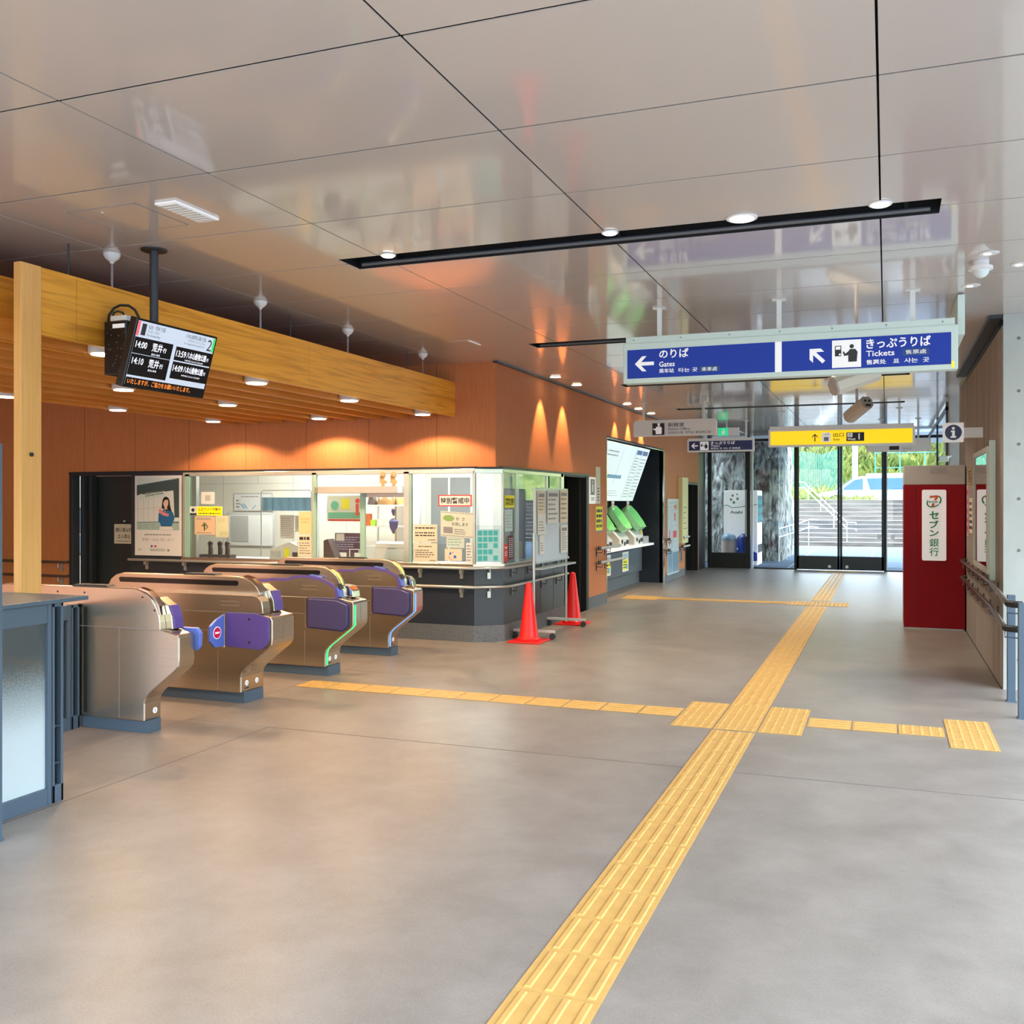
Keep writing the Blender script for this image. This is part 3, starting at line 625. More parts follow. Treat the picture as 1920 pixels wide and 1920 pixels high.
t = T('phone_stand', 'small white wire stand on counter in service window', 'stand', (-5.95, 10.4, .84)); MB().tube([(-6.09, 10.4, .84), (-6.09, 10.4, .98), (-5.96, 10.4, .98), (-5.96, 10.4, .84)], .007, 6).build('wire', M['white'], t); MB().box(-6.11, -5.94, 10.38, 10.42, .84, .86).build('foot', M['white'], t)
# picture poster behind window
Fp = FR((0, 11.2, 0), (1, 0, 0))
t = T('picture_poster', 'colourful green and red poster seen through service window', 'poster', (-6.3, 11.2, 1.22))
mb = MB(); Fp.rect(mb, -6.90, -6.38, 1.30, 1.64, 0, .004); mb.build('sheet', mat('postw', (.75, .80, .62)), t)
mb = MB(); Fp.rect(mb, -6.88, -6.40, 1.34, 1.42, .004, .001); Fp.disc(mb, -6.78, 1.51, .06, .004); mb.build('green_print', mat('pgreen', (.10, .50, .30)), t)
mb = MB(); Fp.rect(mb, -6.88, -6.40, 1.305, 1.33, .004, .001); Fp.disc(mb, -6.44, 1.57, .033, .004); Fp.rect(mb, -6.465, -6.42, 1.38, 1.53, .0055); mb.build('red_print', M['red'], t)
mb = MB(); Fp.rect(mb, -6.68, -6.56, 1.46, 1.60, .004, .001); mb.build('yellow_print', M['yelpaper'], t)
# shelf with things
t = T('storage_shelf', 'white metal storage shelf inside the ticket office', 'shelf', (-5.85, 11.6, 0))
for z in (.95, 1.22, 1.50): MB().box(-6.48, -5.86, 11.45, 11.85, z, z+.02).build('shelf_board', M['white'], t)
for (x, y) in ((-6.5, 11.45), (-5.86, 11.45), (-6.5, 11.83), (-5.86, 11.83)): MB().box(x, x+.02, y, y+.02, 0, 1.7).build('upright', M['greyeq'], t)
def shelfthing(name, label, cat, q, m, **k): return tag(q.build(name, m, **k), label, cat)
q = MB().lathe((-6.22, 11.6, 1.52), [(.13, 0), (.135, .02), (.12, .09), (.08, .14), (.02, .165)], 20); shelfthing('safety_helmet', 'brown rounded helmet on the top office shelf', 'helmet', q, mat('helm', (.35, .20, .08), rough=.25), smooth=True)
q = MB().lathe((-6.00, 11.6, 1.52), [(.07, 0), (.08, .06), (.06, .12), (.02, .16)], 16); shelfthing('brass_bell', 'gold ornament right of helmet on office shelf', 'ornament', q, mat('gold', (.55, .42, .15), rough=.25), smooth=True)
q = MB().prism([(-6.47, 1.52), (-6.36, 1.52), (-6.39, 1.66), (-6.44, 1.66)], 'y', 11.5, 11.6); shelfthing('hanging_bag', 'dark grey bag left of helmet on office shelf', 'bag', q, mat('bag', (.08, .08, .09)), bevel=.01)
q = MB().box(-6.47, -6.42, 11.47, 11.55, 1.24, 1.40); shelfthing('file_box', 'orange file box on the middle office shelf', 'box', q, M['orange'])
q = MB().box(-6.40, -6.35, 11.47, 11.55, 1.24, 1.32); shelfthing('file_box', 'small lime green box beside orange box on shelf', 'box', q, mat('lime', (.4, .8, .05)))
q = MB().box(-6.33, -6.12, 11.5, 11.7, 1.24, 1.33); shelfthing('paper_tray', 'white paper tray on the middle office shelf', 'tray', q, M['paper'], bevel=.005)
t = T('desk_printer', 'white desktop printer with rounded lid in service window', 'printer', (-5.4, 10.75, .84))
MB().box(-5.83, -5.38, 10.55, 10.74, .84, 1.0).build('body', M['white'], t, bevel=.012)
q = MB(); q.prism([(10.55, 1.0), (10.74, 1.0), (10.73, 1.06), (10.62, 1.075), (10.56, 1.05)], 'x', -5.825, -5.385); q.build('lid', M['paper'], t, bevel=.008)
MB().box(-5.66, -5.54, 10.545, 10.552, .985, .993).build('latch', M['inkg'], t)
for i, x in enumerate((-5.42, -5.28)):
    t = T('wooden_doll', ['left wooden doll standing on the service window head rail', 'right wooden doll standing on the service window head rail'][i], 'doll', (x, 10.0, 1.735), 'wooden dolls above the service window')
    q = MB(); q.prism([(x-.015, 1.735), (x+.02, 1.735), (x+.02, 1.77), (x+.05, 1.77), (x+.05, 1.80), (x+.02, 1.81), (x+.02, 1.84), (x-.035, 1.84), (x-.035, 1.775), (x-.015, 1.77)], 'y', 9.985, 10.01); q.build('body', mat('dollwood', (.66, .42, .2)), t, bevel=.004)
    q = MB(); q.lathe((x, 9.997, 1.84), [(.03, 0), (.035, .02), (.02, .05), (.006, .07)], 12); q.build('head', mat('dollwood2', (.58, .36, .18)), t, smooth=True)
t = T('office_locker', 'tall grey cabinet with glass door behind right office glass', 'cabinet', (-5.3, 12.6, 0))
MB().box(-6.15, -5.35, 12.6, 12.7, 0, 1.97).build('frame', M['white'], t); MB().box(-6.05, -5.45, 12.59, 12.6, .3, 1.90).build('glass_door', mat('cabglass', (.25, .27, .28), rough=.2), t)
MB().box(-5.78, -5.75, 12.58, 12.59, .3, 1.90).build('door_stile', M['white'], t)
t = T('umbrella_stand', 'blue umbrellas hanging on a post inside the office', 'umbrella', (-5.3, 11.0, .84))
MB().tube([(-5.83, 11.1, .0), (-5.83, 11.1, 1.50)], .012, 8).build('post', mat('ochre2', (.4, .3, .1)), t); q = MB(); q.lathe((-5.86, 11.1, 1.15), [(.01, 0), (.05, .08), (.06, .16), (.015, .2)], 10); q.lathe((-5.86, 11.1, 1.38), [(.01, 0), (.03, .05), (.03, .08), (.01, .1)], 10); q.build('cloth', mat('umbblue', (.03, .07, .25)), t, smooth=True)

# ------------------------------------------------------------------ concourse wall x=-4.03 beyond the booth
d = S(MB().box(-4.12, -4.02, 12.42, 12.46, 0, 1.955).box(-4.12, -4.02, 13.5, 13.62, 0, 1.955).box(-4.10, -4.03, 12.46, 13.5, 1.90, 1.955).box(-4.3, -4.1, 13.44, 13.5, 0, 1.95).box(-4.5, -4.35, 13.44, 13.5, 0, 1.95).build('door_3', M['black'], bevel=.003))
MB().box(-4.42, -4.38, 12.46, 13.44, 0, 1.93).build('door_leaf', M['darkgreen'], d)
S(MB().box(-4.55, -4.45, 12.3, 14.5, 0, 2.4).box(-4.5, -4.06, 12.38, 12.42, 0, 2.4).build('wall_door_back', M['black']))
Fd = FR((-4.375, 0, 0), (0, 1, 0))
t = T('door_notice', 'small white and red sticker on the dark booth side door', 'sign', (-4.37, 12.8, 1.6))
mb = MB(); Fd.rect(mb, 12.75, 12.98, 1.60, 1.70, 0, .004); mb.build('border', M['red'], t); mb = MB(); Fd.rect(mb, 12.77, 12.96, 1.615, 1.685, .004, .002); mb.build('panel', M['paper'], t)
MB().tube([(-4.38, 12.98, 1.2), (-4.35, 12.98, 1.2)], .012, 10).build('door_knob', M['steel2'], d)
# ticket recess
S(MB().box(-5.15, -5.10, 14.55, 18.75, 0, 2.6).build('wall_recess_back', mat('recess_back', (.10, .055, .045), rough=.5)))
S(MB().box(-5.10, -4.03, 18.70, 18.75, 0, 2.54).build('wall_recess_right', M['darkgloss']))
S(MB().box(-5.10, -4.10, 14.55, 14.60, 0, 2.54).build('wall_recess_left', M['darkgloss']))
S(MB().box(-5.10, -4.03, 14.6, 18.7, 2.54, 2.58).build('ceiling_recess', M['black']))
mb = MB(); mb.box(-4.035, -4.02, 14.59, 14.61, .0, 2.55); mb.box(-4.035, -4.02, 18.69, 18.80, 0, 2.55); mb.box(-4.035, -4.022, 14.6, 18.7, 2.535, 2.555)
S(mb.build('trim_15', M['steel2']))
S(MB().box(-4.55, -4.28, 14.6, 18.0, .28, .72).box(-5.1, -4.28, 14.6, 18.0, .70, .74).build('trim_16', M['booth'], bevel=.004))
S(MB().box(-4.7, -4.5, 14.6, 18.7, 0, .28).build('baseboard_recess', M['stone']))
t = T('ticket_shelf', 'white narrow counter shelf below the ticket machines', 'shelf', (-4.4, 16.5, .745))
MB().box(-4.6, -4.13, 14.62, 18.35, .745, .785).build('board', M['signwhite'], t, bevel=.004)
# slanted fare board
o1 = Vector((-4.36, 14.62, 1.575)); up = Vector((.33, 0, .93)).normalized()
Fb = FR(o1, (0, 1, 0), up)
t = T('fare_board', 'large slanted white fare map board above the ticket machines', 'board', (-4.36, 16.1, 1.575))
mb = MB(); Fb.rect(mb, 0, 2.98, 0, .99, -.03, .03); mb.build('panel', M['boardwhite'], t, bevel=.004)
mb = MB(); Fb.line(mb, [(2.05, .02), (2.05, .97)], .012, .001); Fb.line(mb, [(2.5, .02), (2.5, .85)], .012, .001); Fb.line(mb, [(1.2, .9), (1.2, .3)], .008, .001); Fb.line(mb, [(2.05, .45), (2.5, .45)], .01, .001)
Fb.lines(mb, .3, 1.0, .75, .88, 2, .001, fill=.3); Fb.lines(mb, .2, 1.9, .08, .2, 3, .001, fill=.2); Fb.lines(mb, 2.1, 2.45, .5, .82, 6, .001, fill=.3); Fb.lines(mb, 2.1, 2.45, .06, .42, 7, .001, fill=.3); Fb.lines(mb, 2.55, 2.93, .06, .82, 12, .001, fill=.25)
mb.build('route_print', mat('boardgrey', (.42, .50, .50)), t)
mb = MB()
for i in range(9): Fb.rect(mb, .6+i*.11, .68+i*.11, .40, .46, .001)
mb.build('station_print', M['cyan'], t)
mb = MB(); Fb.rect(mb, 2.1, 2.48, .86, .94, .001); Fb.rect(mb, 2.53, 2.9, .86, .94, .001); mb.build('heading_print', mat('boardblue', (.25, .38, .75)), t)
t = T('board_bracket', 'two white tags under the slanted fare board', 'bracket', (-4.37, 16.2, 1.5)) if False else None
for i, y in enumerate((15.25, 16.35, 17.4)):
    pos = ['nearest', 'middle', 'farthest'][i]
    t = T('ticket_machine', '%s of the three white ticket machines with raised green hood' % pos, 'ticket machine', (-4.35, y, .785), 'ticket machines in the recess')
    q = MB(); q.prism([(-4.6, .785), (-4.18, .785), (-4.18, .93), (-4.30, 1.06), (-4.6, 1.10)], 'y', y-.34, y+.26); q.build('body', M['paper'], t, bevel=.012)
    q = MB(); q.prism([(-4.6, .80), (-4.2, .80), (-4.2, .93), (-4.31, 1.05), (-4.6, 1.08)], 'y', y-.345, y-.341); q.build('side_panel', M['greyeq'], t)
    Fm = FR((-4.176, y-.34, .785), (0, 1, 0))
    q = MB(); Fm.disc(q, .12, .10, .035, 0, .01, 12); Fm.disc(q, .30, .06, .035, 0, .01, 12); Fm.rect(q, .40, .55, .05, .12, 0, .006); q.build('coin_tray', M['ink'], t)
    # the raised hood: an open tray of green plastic, leaning over the machine
    uu = Vector((-.30, 0, .42)).normalized(); Fh = FR(Vector((-4.20, y-.27, 1.04)), (0, 1, 0), uu)
    q = MB(); P = [(0.05, 0), (.47, 0), (.54, .12), (.54, .34), (.42, .47), (.08, .47), (0, .38), (0, .08)]
    Fh.poly(q, P, 0, .012)
    for (a, b), (c, d2) in zip(P, P[1:]+P[:1]):
        q.add([Fh.P(a, b, 0), Fh.P(c, d2, 0), Fh.P(c, d2, .12), Fh.P(a, b, .12), Fh.P(a*.97+.008, b*.97+.007, 0), Fh.P(c*.97+.008, d2*.97+.007, 0), Fh.P(c*.97+.008, d2*.97+.007, .12), Fh.P(a*.97+.008, b*.97+.007, .12)], [(0, 1, 2, 3), (4, 5, 6, 7), (3, 2, 6, 7), (0, 1, 5, 4)])
    q.build('hood', M['hood'], t)
    Ft2 = FR((-4.40, y-.09, 1.42), (0, 1, 0)); q = MB(); Ft2.rect(q, 0, .16, 0, .15, 0, .01); q.build('tag_plate', M['paper'], t)
    q = MB(); Ft2.lines(q, .02, .14, .03, .12, 2, .0105); q.build('small_print', M['red'], t)
for i, (y, h, m, w) in enumerate([(17.92, .20, M['paper'], 'white'), (18.03, .16, M['white'], 'off-white'), (18.14, .26, M['yelpaper'], 'yellow-green'), (18.25, .17, M['paper'], 'plain')]):
    t = T('leaflet_holder', ['leftmost clear leaflet holder at the far end of ticket counter', 'second leaflet holder from left on ticket counter', 'leaflet holder with tall yellow leaflets on ticket counter', 'last leaflet holder beside the dark recess wall'][i], 'leaflet holder', (-4.3, y, .785), 'leaflet holders on the ticket counter')
    MB().box(-4.38, -4.22, y-.05, y+.05, .785, .785+.13).build('holder', M['greyeq'], t)
    q = MB(); q.prism([(-4.36, .80), (-4.30, .80), (-4.35, .80+h+.08), (-4.38, .80+h+.08)], 'y', y-.04, y+.04); q.build('leaflets', m, t)
Fk = FR((-4.279, 0, 0), (0, 1, 0))
for i, y in enumerate((15.55, 16.75)):
    t = T('machine_notice', ['left yellow and blue notice on dark counter front', 'right yellow and blue notice on dark counter front'][i], 'notice', (-4.27, y, .33))
    mb = MB(); Fk.rect(mb, y-.21, y+.21, .34, .68, 0, .004); mb.build('sheet', M['paper'], t)
    mb = MB(); Fk.rect(mb, y-.18, y+.18, .37, .55, .004, .002); mb.build('yellow_panel', M['yelpaper'], t)
    mb = MB(); Fk.lines(mb, y-.16, y+.16, .57, .65, 2, .006, rag=0, fill=.6); Fk.rect(mb, y+.04, y+.14, .38, .47, .006); mb.build('blue_print', M['cyan'], t)
    mb = MB(); Fk.lines(mb, y-.16, y+.1, .39, .53, 3, .0065, fill=.5); mb.build('small_print', M['ink'], t)
Fw = FR((-4.028, 0, 0), (0, 1, 0))
def wallsign(name, label, y0, y1, z0, z1, m, th=.01, cat='sign'):
    t = T(name, label, cat, (-4.03, (y0+y1)/2, z0)); mb = MB(); Fw.rect(mb, y0, y1, z0, z1, 0, th); mb.build('plate', m, t); return t
t = wallsign('toilet_sign', 'white and dark phone pictogram sign beside the dark side door', 13.64, 13.97, 1.53, 1.92, M['signwhite'])
mb = MB(); Fw.rect(mb, 13.70, 13.91, 1.66, 1.89, .01); mb.build('dark_panel', M['inkg'], t)
mb = MB(); Fw.disc(mb, 13.805, 1.85, .025, .012, n=14); Fw.rect(mb, 13.765, 13.845, 1.70, 1.815, .012); mb.build('figure_print', M['white'], t)
mb = MB(); Fw.lines(mb, 13.72, 13.9, 1.57, 1.63, 2, .011); mb.build('small_print', M['inkg'], t)
t = wallsign('guide_strip', 'tall narrow cream vertical sign next to the phone pictogram sign', 13.99, 14.22, 1.53, 2.08, mat('pale2', (.74, .74, .52)))
mb = MB(); Fw.rect(mb, 14.0, 14.21, 1.54, 1.80, .01); mb.build('white_panel', M['paper'], t); mb = MB(); Fw.lines(mb, 14.06, 14.15, 1.56, 1.78, 5, .0125, rag=0, fill=.5); mb.build('small_print', M['ink'], t)
t = wallsign('warning_poster', 'yellow and black poster beneath the tall cream sign', 14.0, 14.36, 1.10, 1.49, M['yelpaper'], .004)
mb = MB(); Fw.lines(mb, 14.03, 14.33, 1.16, 1.46, 4, .0045, rag=0, fill=.6); mb.build('small_print', M['ink'], t); mb = MB(); Fw.rect(mb, 14.0, 14.36, 1.10, 1.13, .0045); mb.build('dark_band', M['inkg'], t)
t = wallsign('map_panel', 'tall glossy white panel with red map on wall past the recess', 18.98, 20.08, .12, 1.62, mat('mapwhite', (.62, .70, .70), rough=.2), .03, 'sign')
mb = MB(); Fw.rect(mb, 19.62, 19.82, 1.42, 1.50, .03); Fw.rect(mb, 19.62, 19.72, 1.18, 1.34, .03); Fw.rect(mb, 19.5, 19.85, .84, .98, .03); Fw.rect(mb, 19.12, 19.2, .70, 1.0, .03); mb.build('red_print', M['red'], t)
mb = MB(); Fw.lines(mb, 19.05, 20.0, 1.05, 1.58, 7, .0305, fill=.14); Fw.line(mb, [(19.4, .15), (19.4, 1.1)], .03, .031); mb.build('grey_print', mat('mapgrey', (.38, .45, .45)), t)
mb = MB(); Fw.rect(mb, 19.02, 19.38, .15, .6, .0305); Fw.rect(mb, 19.44, 20.04, .15, .55, .0305); mb.build('blue_print', mat('mapblue', (.25, .38, .48), rough=.2), t)
t = wallsign('yellow_board', 'tall pale yellow board projecting beside the farthest dark door', 20.16, 20.78, .70, 2.07, mat('pale3', (.82, .75, .38)), .09)
mb = MB(); Fw.lines(mb, 20.25, 20.7, .95, 1.5, 5, .0905, fill=.12, rag=.7); mb.build('small_print', M['ink'], t)
t = wallsign('small_steel_sign', 'small steel plate under the pale yellow board', 20.35, 20.55, .30, .60, M['steelbar'], .012); mb = MB(); Fw.rect(mb, 20.41, 20.5, .34, .54, .013); mb.build('dark_panel', M['ink'], t)
# handrail stubs
for (y0, y1, lab, z) in ((13.95, 15.1, 'handrail on the orange pillar before the ticket recess', .87), (13.95, 15.4, 'handrail on the orange pillar before the ticket recess', .66),
                      (18.9, 19.15, 'handrail stub just past the ticket recess', .83), (18.9, 19.2, 'handrail stub just past the ticket recess', .62),
                      (20.25, 20.9, 'handrail stub beside the farthest door', .82), (20.25, 20.95, 'handrail stub beside the farthest door', .63)):
    t = T('wall_handrail', ('upper ' if z > .7 else 'lower ')+lab, 'handrail', (-3.94, y0, z), 'handrails along the concourse wall')
    MB().tube([(-3.96, y0, z), (-3.94, y0+.03, z), (-3.94, y1, z)], .022, 10).build('rail', M['steelbar'], t, smooth=True)
    MB().lathe((-3.955, y0+.01, z-.028), [(.02, 0), (.032, .01), (.032, .045), (.02, .056)], 12).build('end_cap', M['rail'], t, smooth=True)
    bracket_x(t, y0+.1, -4.03, -3.94, z)
    if y1-y0 > .5: bracket_x(t, y0+.55, -4.03, -3.94, z)
d = S(MB().box(-4.12, -4.02, 20.9, 20.96, 0, 2.0).box(-4.12, -4.02, 22.36, 22.42, 0, 2.0).box(-4.1, -4.02, 20.96, 22.36, 1.94, 2.0).box(-4.32, -4.12, 22.3, 22.36, 0, 1.98).build('door_4', M['black'], bevel=.003))
MB().box(-4.36, -4.32, 20.96, 22.36, 0, 1.94).build('door_leaf', M['darkgreen'], d)
MB().tube([(-4.32, 21.1, 1.0), (-4.29, 21.1, 1.0), (-4.29, 21.25, 1.0)], .012, 8).build('door_handle', M['steel2'], d)
S(MB().box(-4.45, -4.40, 20.8, 22.6, 0, 2.1).build('wall_door_far_back', M['black']))
S(MB().box(-5.4, -4.03, 22.52, 23.42, 0, CZ).build('wall_far_corner', M['dark']))

# ------------------------------------------------------------------ glazed entrance wall, y = 23.5
GY = 23.5
mb = MB()
for (x0, x1) in ((-4.14, -4.06), (-3.98, -3.89), (-3.10, -2.99)): mb.box(x0, x1, GY-.06, GY+.06, 0, CZ)
mb.box(-4.1, -2.95, GY-.05, GY+.05, 2.73, 2.95)
mb.box(-3.98, -2.99, GY-.035, GY+.035, 0, .36)
mb.box(-2.99, 3.0, GY-.05, GY+.05, 2.98, 3.04)
mb.box(-2.91, -1.98, GY-.04, GY+.04, 0, .03); mb.box(-.02, 3.0, GY-.04, GY+.04, 0, .03)
mb.box(-1.99, -1.93, GY-.05, GY+.05, 0, CZ); mb.box(-.05, 0.0, GY-.05, GY+.05, .0, CZ)
S(mb.build('trim_17', M['black'], bevel=.004))
mb = MB()
mb.box(-2.965, -2.925, GY-.07, GY+.05, 0, CZ); mb.box(0.0, .02, GY-.06, GY, .03, CZ); mb.box(.95, .99, GY-.05, GY+.05, 0, CZ); mb.box(-1.93, -1.90, GY-.055, GY, .3, CZ)
S(mb.build('trim_18', M['tubewhite']))
for n, x0, x1, z0, z1 in ((8, -4.06, -3.98, 0, CZ), (9, -3.89, -3.10, .36, 2.73), (10, -2.925, -1.99, .03, CZ), (11, .02, .95, .03, CZ), (12, .99, 3.0, .03, CZ), (13, -1.9, -.05, 3.04, CZ)):
    S(MB().box(x0, x1, GY, GY+.01, z0, z1).build('window_%d' % n, M['glassfar']))
tag(MB().tube([(-3.08, GY-.1, .75), (-3.08, GY-.1, 1.85)], .018, 8).build('door_pull', M['steelbar']), 'long vertical steel pull bar on the left entrance door', 'handle')
for i, (x0, x1) in enumerate(((-1.93, -.99), (-.985, -.05))):
    t = T('sliding_door', ['left automatic sliding door of the glass entrance', 'right automatic sliding door of the glass entrance'][i], 'door', ((x0+x1)/2, GY-.08, 0), 'automatic sliding doors')
    q = MB(); q.box(x0, x1, GY-.10, GY-.06, .02, .325); q.box(x0, x0+.05, GY-.10, GY-.06, .02, 2.96); q.box(x1-.05, x1, GY-.10, GY-.06, .02, 2.96); q.box(x0, x1, GY-.10, GY-.06, 2.90, 2.96); q.build('frame', M['dark'], t, bevel=.003)
    MB().box(x0+.045, x1-.045, GY-.085, GY-.078, .325, 2.90).build('pane', M['glassfar'], t)
    xs = x1-.22 if i == 0 else x0+.15
    q = MB(); q.tube([(xs, GY-.105, .09), (xs, GY-.10, .09)], .035, 14); q.build('round_sticker', M['white'], t)
    for xx in ([x1-.06] if i == 0 else [x0+.9-.05]):
        pass
tag(MB().tube([(-.15, GY-.106, .78), (-.15, GY-.104, .78)], .05, 14).build('collision_sticker', M['white']), 'left white round sticker low on right sliding door', 'sticker')
tag(MB().tube([(.13, GY-.03, .78), (.13, GY-.02, .78)], .05, 14).build('collision_sticker', M['white']), 'right white round sticker on fixed pane by sliding door', 'sticker')

# ------------------------------------------------------------------ right side: concrete walls
S(MB().box(.90, 1.15, 9.04, 14.2, 0, CZ-.09).build('wall_right', M['boardform']))
S(MB().box(1.15, 4.4, 9.04, 9.30, 0, CZ+.02).box(.905, 1.15, 9.03, 9.04, 0, CZ-.001).build('wall_right_front', M['concrete']))
mb = MB()
for z in (3.02, 2.906-.001, 2.47, 2.03, 1.58, 1.154, .7, .25):
    if z > 3: continue
    for x in (1.02, 1.47, 1.92): mb.tube([(x, 9.031, z), (x, 9.027, z)], .013, 14)
S(mb.build('trim_19', mat('tiehole', (.16, .17, .16), rough=.9)))
S(MB().box(.80, .895, 9.04, 13.15, CZ-.03, CZ-.002).build('trim_20', M['black']))  # flat black strip stands for the shadow gap between ceiling and wall
S(MB().box(.9, 4.4, 9.3, 14.2, CZ-.08, CZ+.0).build('trim_21', M['dark']))
mb = MB(); mb.box(.86, 1.2, 15.5, 15.9, 0, CZ)
S(mb.build('wall_pillar', M['concrete']))
mb = MB(); mb.box(.86, .90, 16.6, 16.64, 0, CZ); mb.box(.86, .9, 19.6, 19.64, 0, CZ); mb.box(.86, .90, 16.6, 23.4, 2.98, 3.04); 
S(mb.build('trim_22', M['dark']))
S(MB().box(.875, .88, 16.64, 23.4, .03, 2.98).build('window_14', M['glassfar']))
S(MB().box(.89, .9-.001, 9.041, 13.0, 0, .001).build('trim_23', M['dark']))
# display case on the wall
Fr = FR((.899, 0, 0), (0, -1, 0))
t = T('display_case', 'glass fronted wall display case with pale wooden frame', 'display case', (.88, 10.4, .9))
q = MB(); Fr.rect(q, -11.1, -9.62, .91, 2.05, 0, .03); q.build('back_panel', M['cream'], t)
q = MB()
for (a, b, c, d2) in ((-11.1, -9.62, .91, .96), (-11.1, -9.62, 2.0, 2.05), (-11.1, -11.05, .96, 2.0), (-9.70, -9.62, .96, 2.0)): Fr.rect(q, a, b, c, d2, .03, .035)
q.build('frame', mat('paleframe', (.62, .58, .52), rough=.4), t, bevel=.004)
q = MB(); Fr.rect(q, -11.05, -9.7, .96, 2.0, .05, .004); q.build('glass_pane', glass('caseglass', (.9, .92, .9), 1.6), t)
q = MB(); Fr.rect(q, -10.9, -10.45, 1.2, 1.9, .03, .002); Fr.rect(q, -10.35, -9.85, 1.15, 1.85, .03, .002); q.build('sheet', M['paper'], t)
q = MB(); Fr.rect(q, -9.62, -9.56, .86, 2.10, 0, .05); q.build('side_rail', M['mint'], t, bevel=.004)
for i, (y0, y1, z0, z1, m, lab) in enumerate([(12.55, 12.85, 1.15, 1.75, mat('pinkp', (.70, .40, .45)), 'pink poster on the brown concrete wall by the red machine'),
      (12.0, 12.45, 1.2, 1.6, M['cream'], 'cream leaflet poster on brown concrete wall'), (11.3, 11.9, 1.0, 1.7, mat('redp', (.65, .35, .34)), 'red and pink poster left of the display case'),
      (12.2, 12.6, 1.75, 1.95, mat('brwn', (.45, .25, .08)), 'narrow brown poster high on the concrete wall')]):
    t = T('wall_flyer', lab, 'poster', (.89, (y0+y1)/2, z0)); q = MB(); Fr.rect(q, -y1, -y0, z0, z1, 0, .004); q.build('sheet', m, t)
    q = MB(); Fr.lines(q, -y1+.03, -y0-.03, z0+.03, z1-.03, 5, .0045); q.build('small_print', [M['red'], M['ink'], M['paper'], M['ink']][i], t)
# handrails right
PX = .83
for z, wh, ye in ((.86, 'upper', 8.05), (.66, 'lower', 8.22)):
    t = T('side_handrail', '%s of the two polished dark handrails on right concrete wall' % wh, 'handrail', (PX, 10, z), 'handrails on the right wall')
    MB().tube([(PX+.06, 12.86, z), (PX, 12.80, z), (PX, 9.2, z), (PX, ye+.14, z-.045), (PX+.01, ye+.03, z-.06)], .022, 12).build('rail', M['rail'], t, smooth=True)
    MB().tube([(PX+.01, ye+.04, z-.06), (PX+.04, ye-.01, z-.06), (PX+.10, ye-.03, z-.06)], .026, 12).build('end_cap', M['black'], t, smooth=True)
    for y in (9.35, 10.0, 10.65, 11.3, 11.95, 12.5): bracket_x(t, y, .90, PX, z-.003)
    q = MB(); q.tube([(PX+.01, ye+.05, z-.08), (PX+.01, ye+.05, z-.13), (PX+.12, ye, z-.13)], .006, 6); q.build('bracket', M['slate'], t)
for i, (x, y) in enumerate(((.90, 8.5), (.905, 7.86))):
    t = T('rail_post', ['flat slate-blue post farther from the viewer at the end of handrails', 'flat slate-blue post nearer to the viewer at the end of handrails'][i], 'post', (x, y, 0), 'slate posts at the handrail end')
    MB().box(x-.022, x+.035, y-.03, y+.03, 0, .83).build('post', M['slate'], t, bevel=.003)
    MB().box(x-.03, x+.043, y-.038, y+.038, 0, .008).build('foot_plate', M['slate'], t)
t = T('side_handrail', 'short steel handrail end poking in at the right frame edge', 'handrail', (.98, 7.4, .6)); MB().tube([(.93, 7.62, .60), (.96, 7.5, .57), (1.10, 7.4, .55), (1.5, 7.3, .55)], .02, 10).build('rail', M['steelbar'], t, smooth=True)

# ------------------------------------------------------------------ red bank machine
t = T('bank_machine', 'tall dark red bank cash machine with grey top by the right wall', 'cash machine', (.54, 13.3, 0))
MB().box(.20, .885, 12.95, 13.75, .02, 1.765).build('cabinet', M['atmred'], t, bevel=.004)
MB().box(.20, .885, 12.95, 13.75, 1.767, 2.0).build('top_box', M['atmgrey'], t, bevel=.004)
MB().box(.21, .875, 12.97, 13.7, 0, .02).build('plinth', M['white'], t)
MB().box(.325, .330, 12.947, 12.95, .03, 1.76).build('panel_seam', mat('seamred', (.18, .0, .01)), t)
MB().box(.50, .68, 12.946, 12.95, 1.92, 1.97).build('top_label', mat('gl', (.42, .39, .36)), t)
Fa = FR((.405, 12.948, .842), (1, 0, 0))
q = MB(); r = .02; Wd, Hd = .272, .862
pts = []
for (cx_, cy_, a0) in ((Wd-r, r, -90), (Wd-r, Hd-r, 0), (r, Hd-r, 90), (r, r, 180)):
    for kk in range(5): a = math.radians(a0+kk*22.5); pts.append((cx_+r*math.cos(a), cy_+r*math.sin(a)))
Fa.poly(q, pts, 0, .006); q.build('sign_plate', M['signwhite'], t)
for i, ch in enumerate('セブン銀行'):
    Fa.text(ch, .083, .505-i*.112+(.015 if ch == 'ン' else 0), M['green'], t, w=.106, h=[.095, .095, .078, .10, .10][i], l=.009, bold=.03 if i < 3 else .012)
# emblem: oval swoosh, numeral and BANK
q = MB(); cx_, cy_ = .136, .72; L1 = []; L2 = []
ang = math.radians(32)
def el(a, rx, ry, dx=0, dy=0):
    x, y = rx*math.cos(a)+dx, ry*math.sin(a)+dy
    return (cx_+x*math.cos(ang)-y*math.sin(ang), cy_+x*math.sin(ang)+y*math.cos(ang))
for kk in range(25):
    a = math.radians(-62+kk*6.6); L1.append(el(a, .092, .066)); L2.append(el(a, .088, .052, -.012, .002))
Fa.poly(q, L1+L2[::-1], .006, .002)
L1 = []; L2 = []
for kk in range(25):
    a = math.radians(125+kk*6.6); L1.append(el(a, .092, .066)); L2.append(el(a, .088, .052, .012, -.002))
Fa.poly(q, L1+L2[::-1], .006, .002); q.build('emblem_swoosh', M['green'], t)
q = MB(); Fa.poly(q, [(.09, .790), (.187, .790), (.182, .765), (.085, .765)], .008); q.build('emblem_numeral', M['orange'], t)
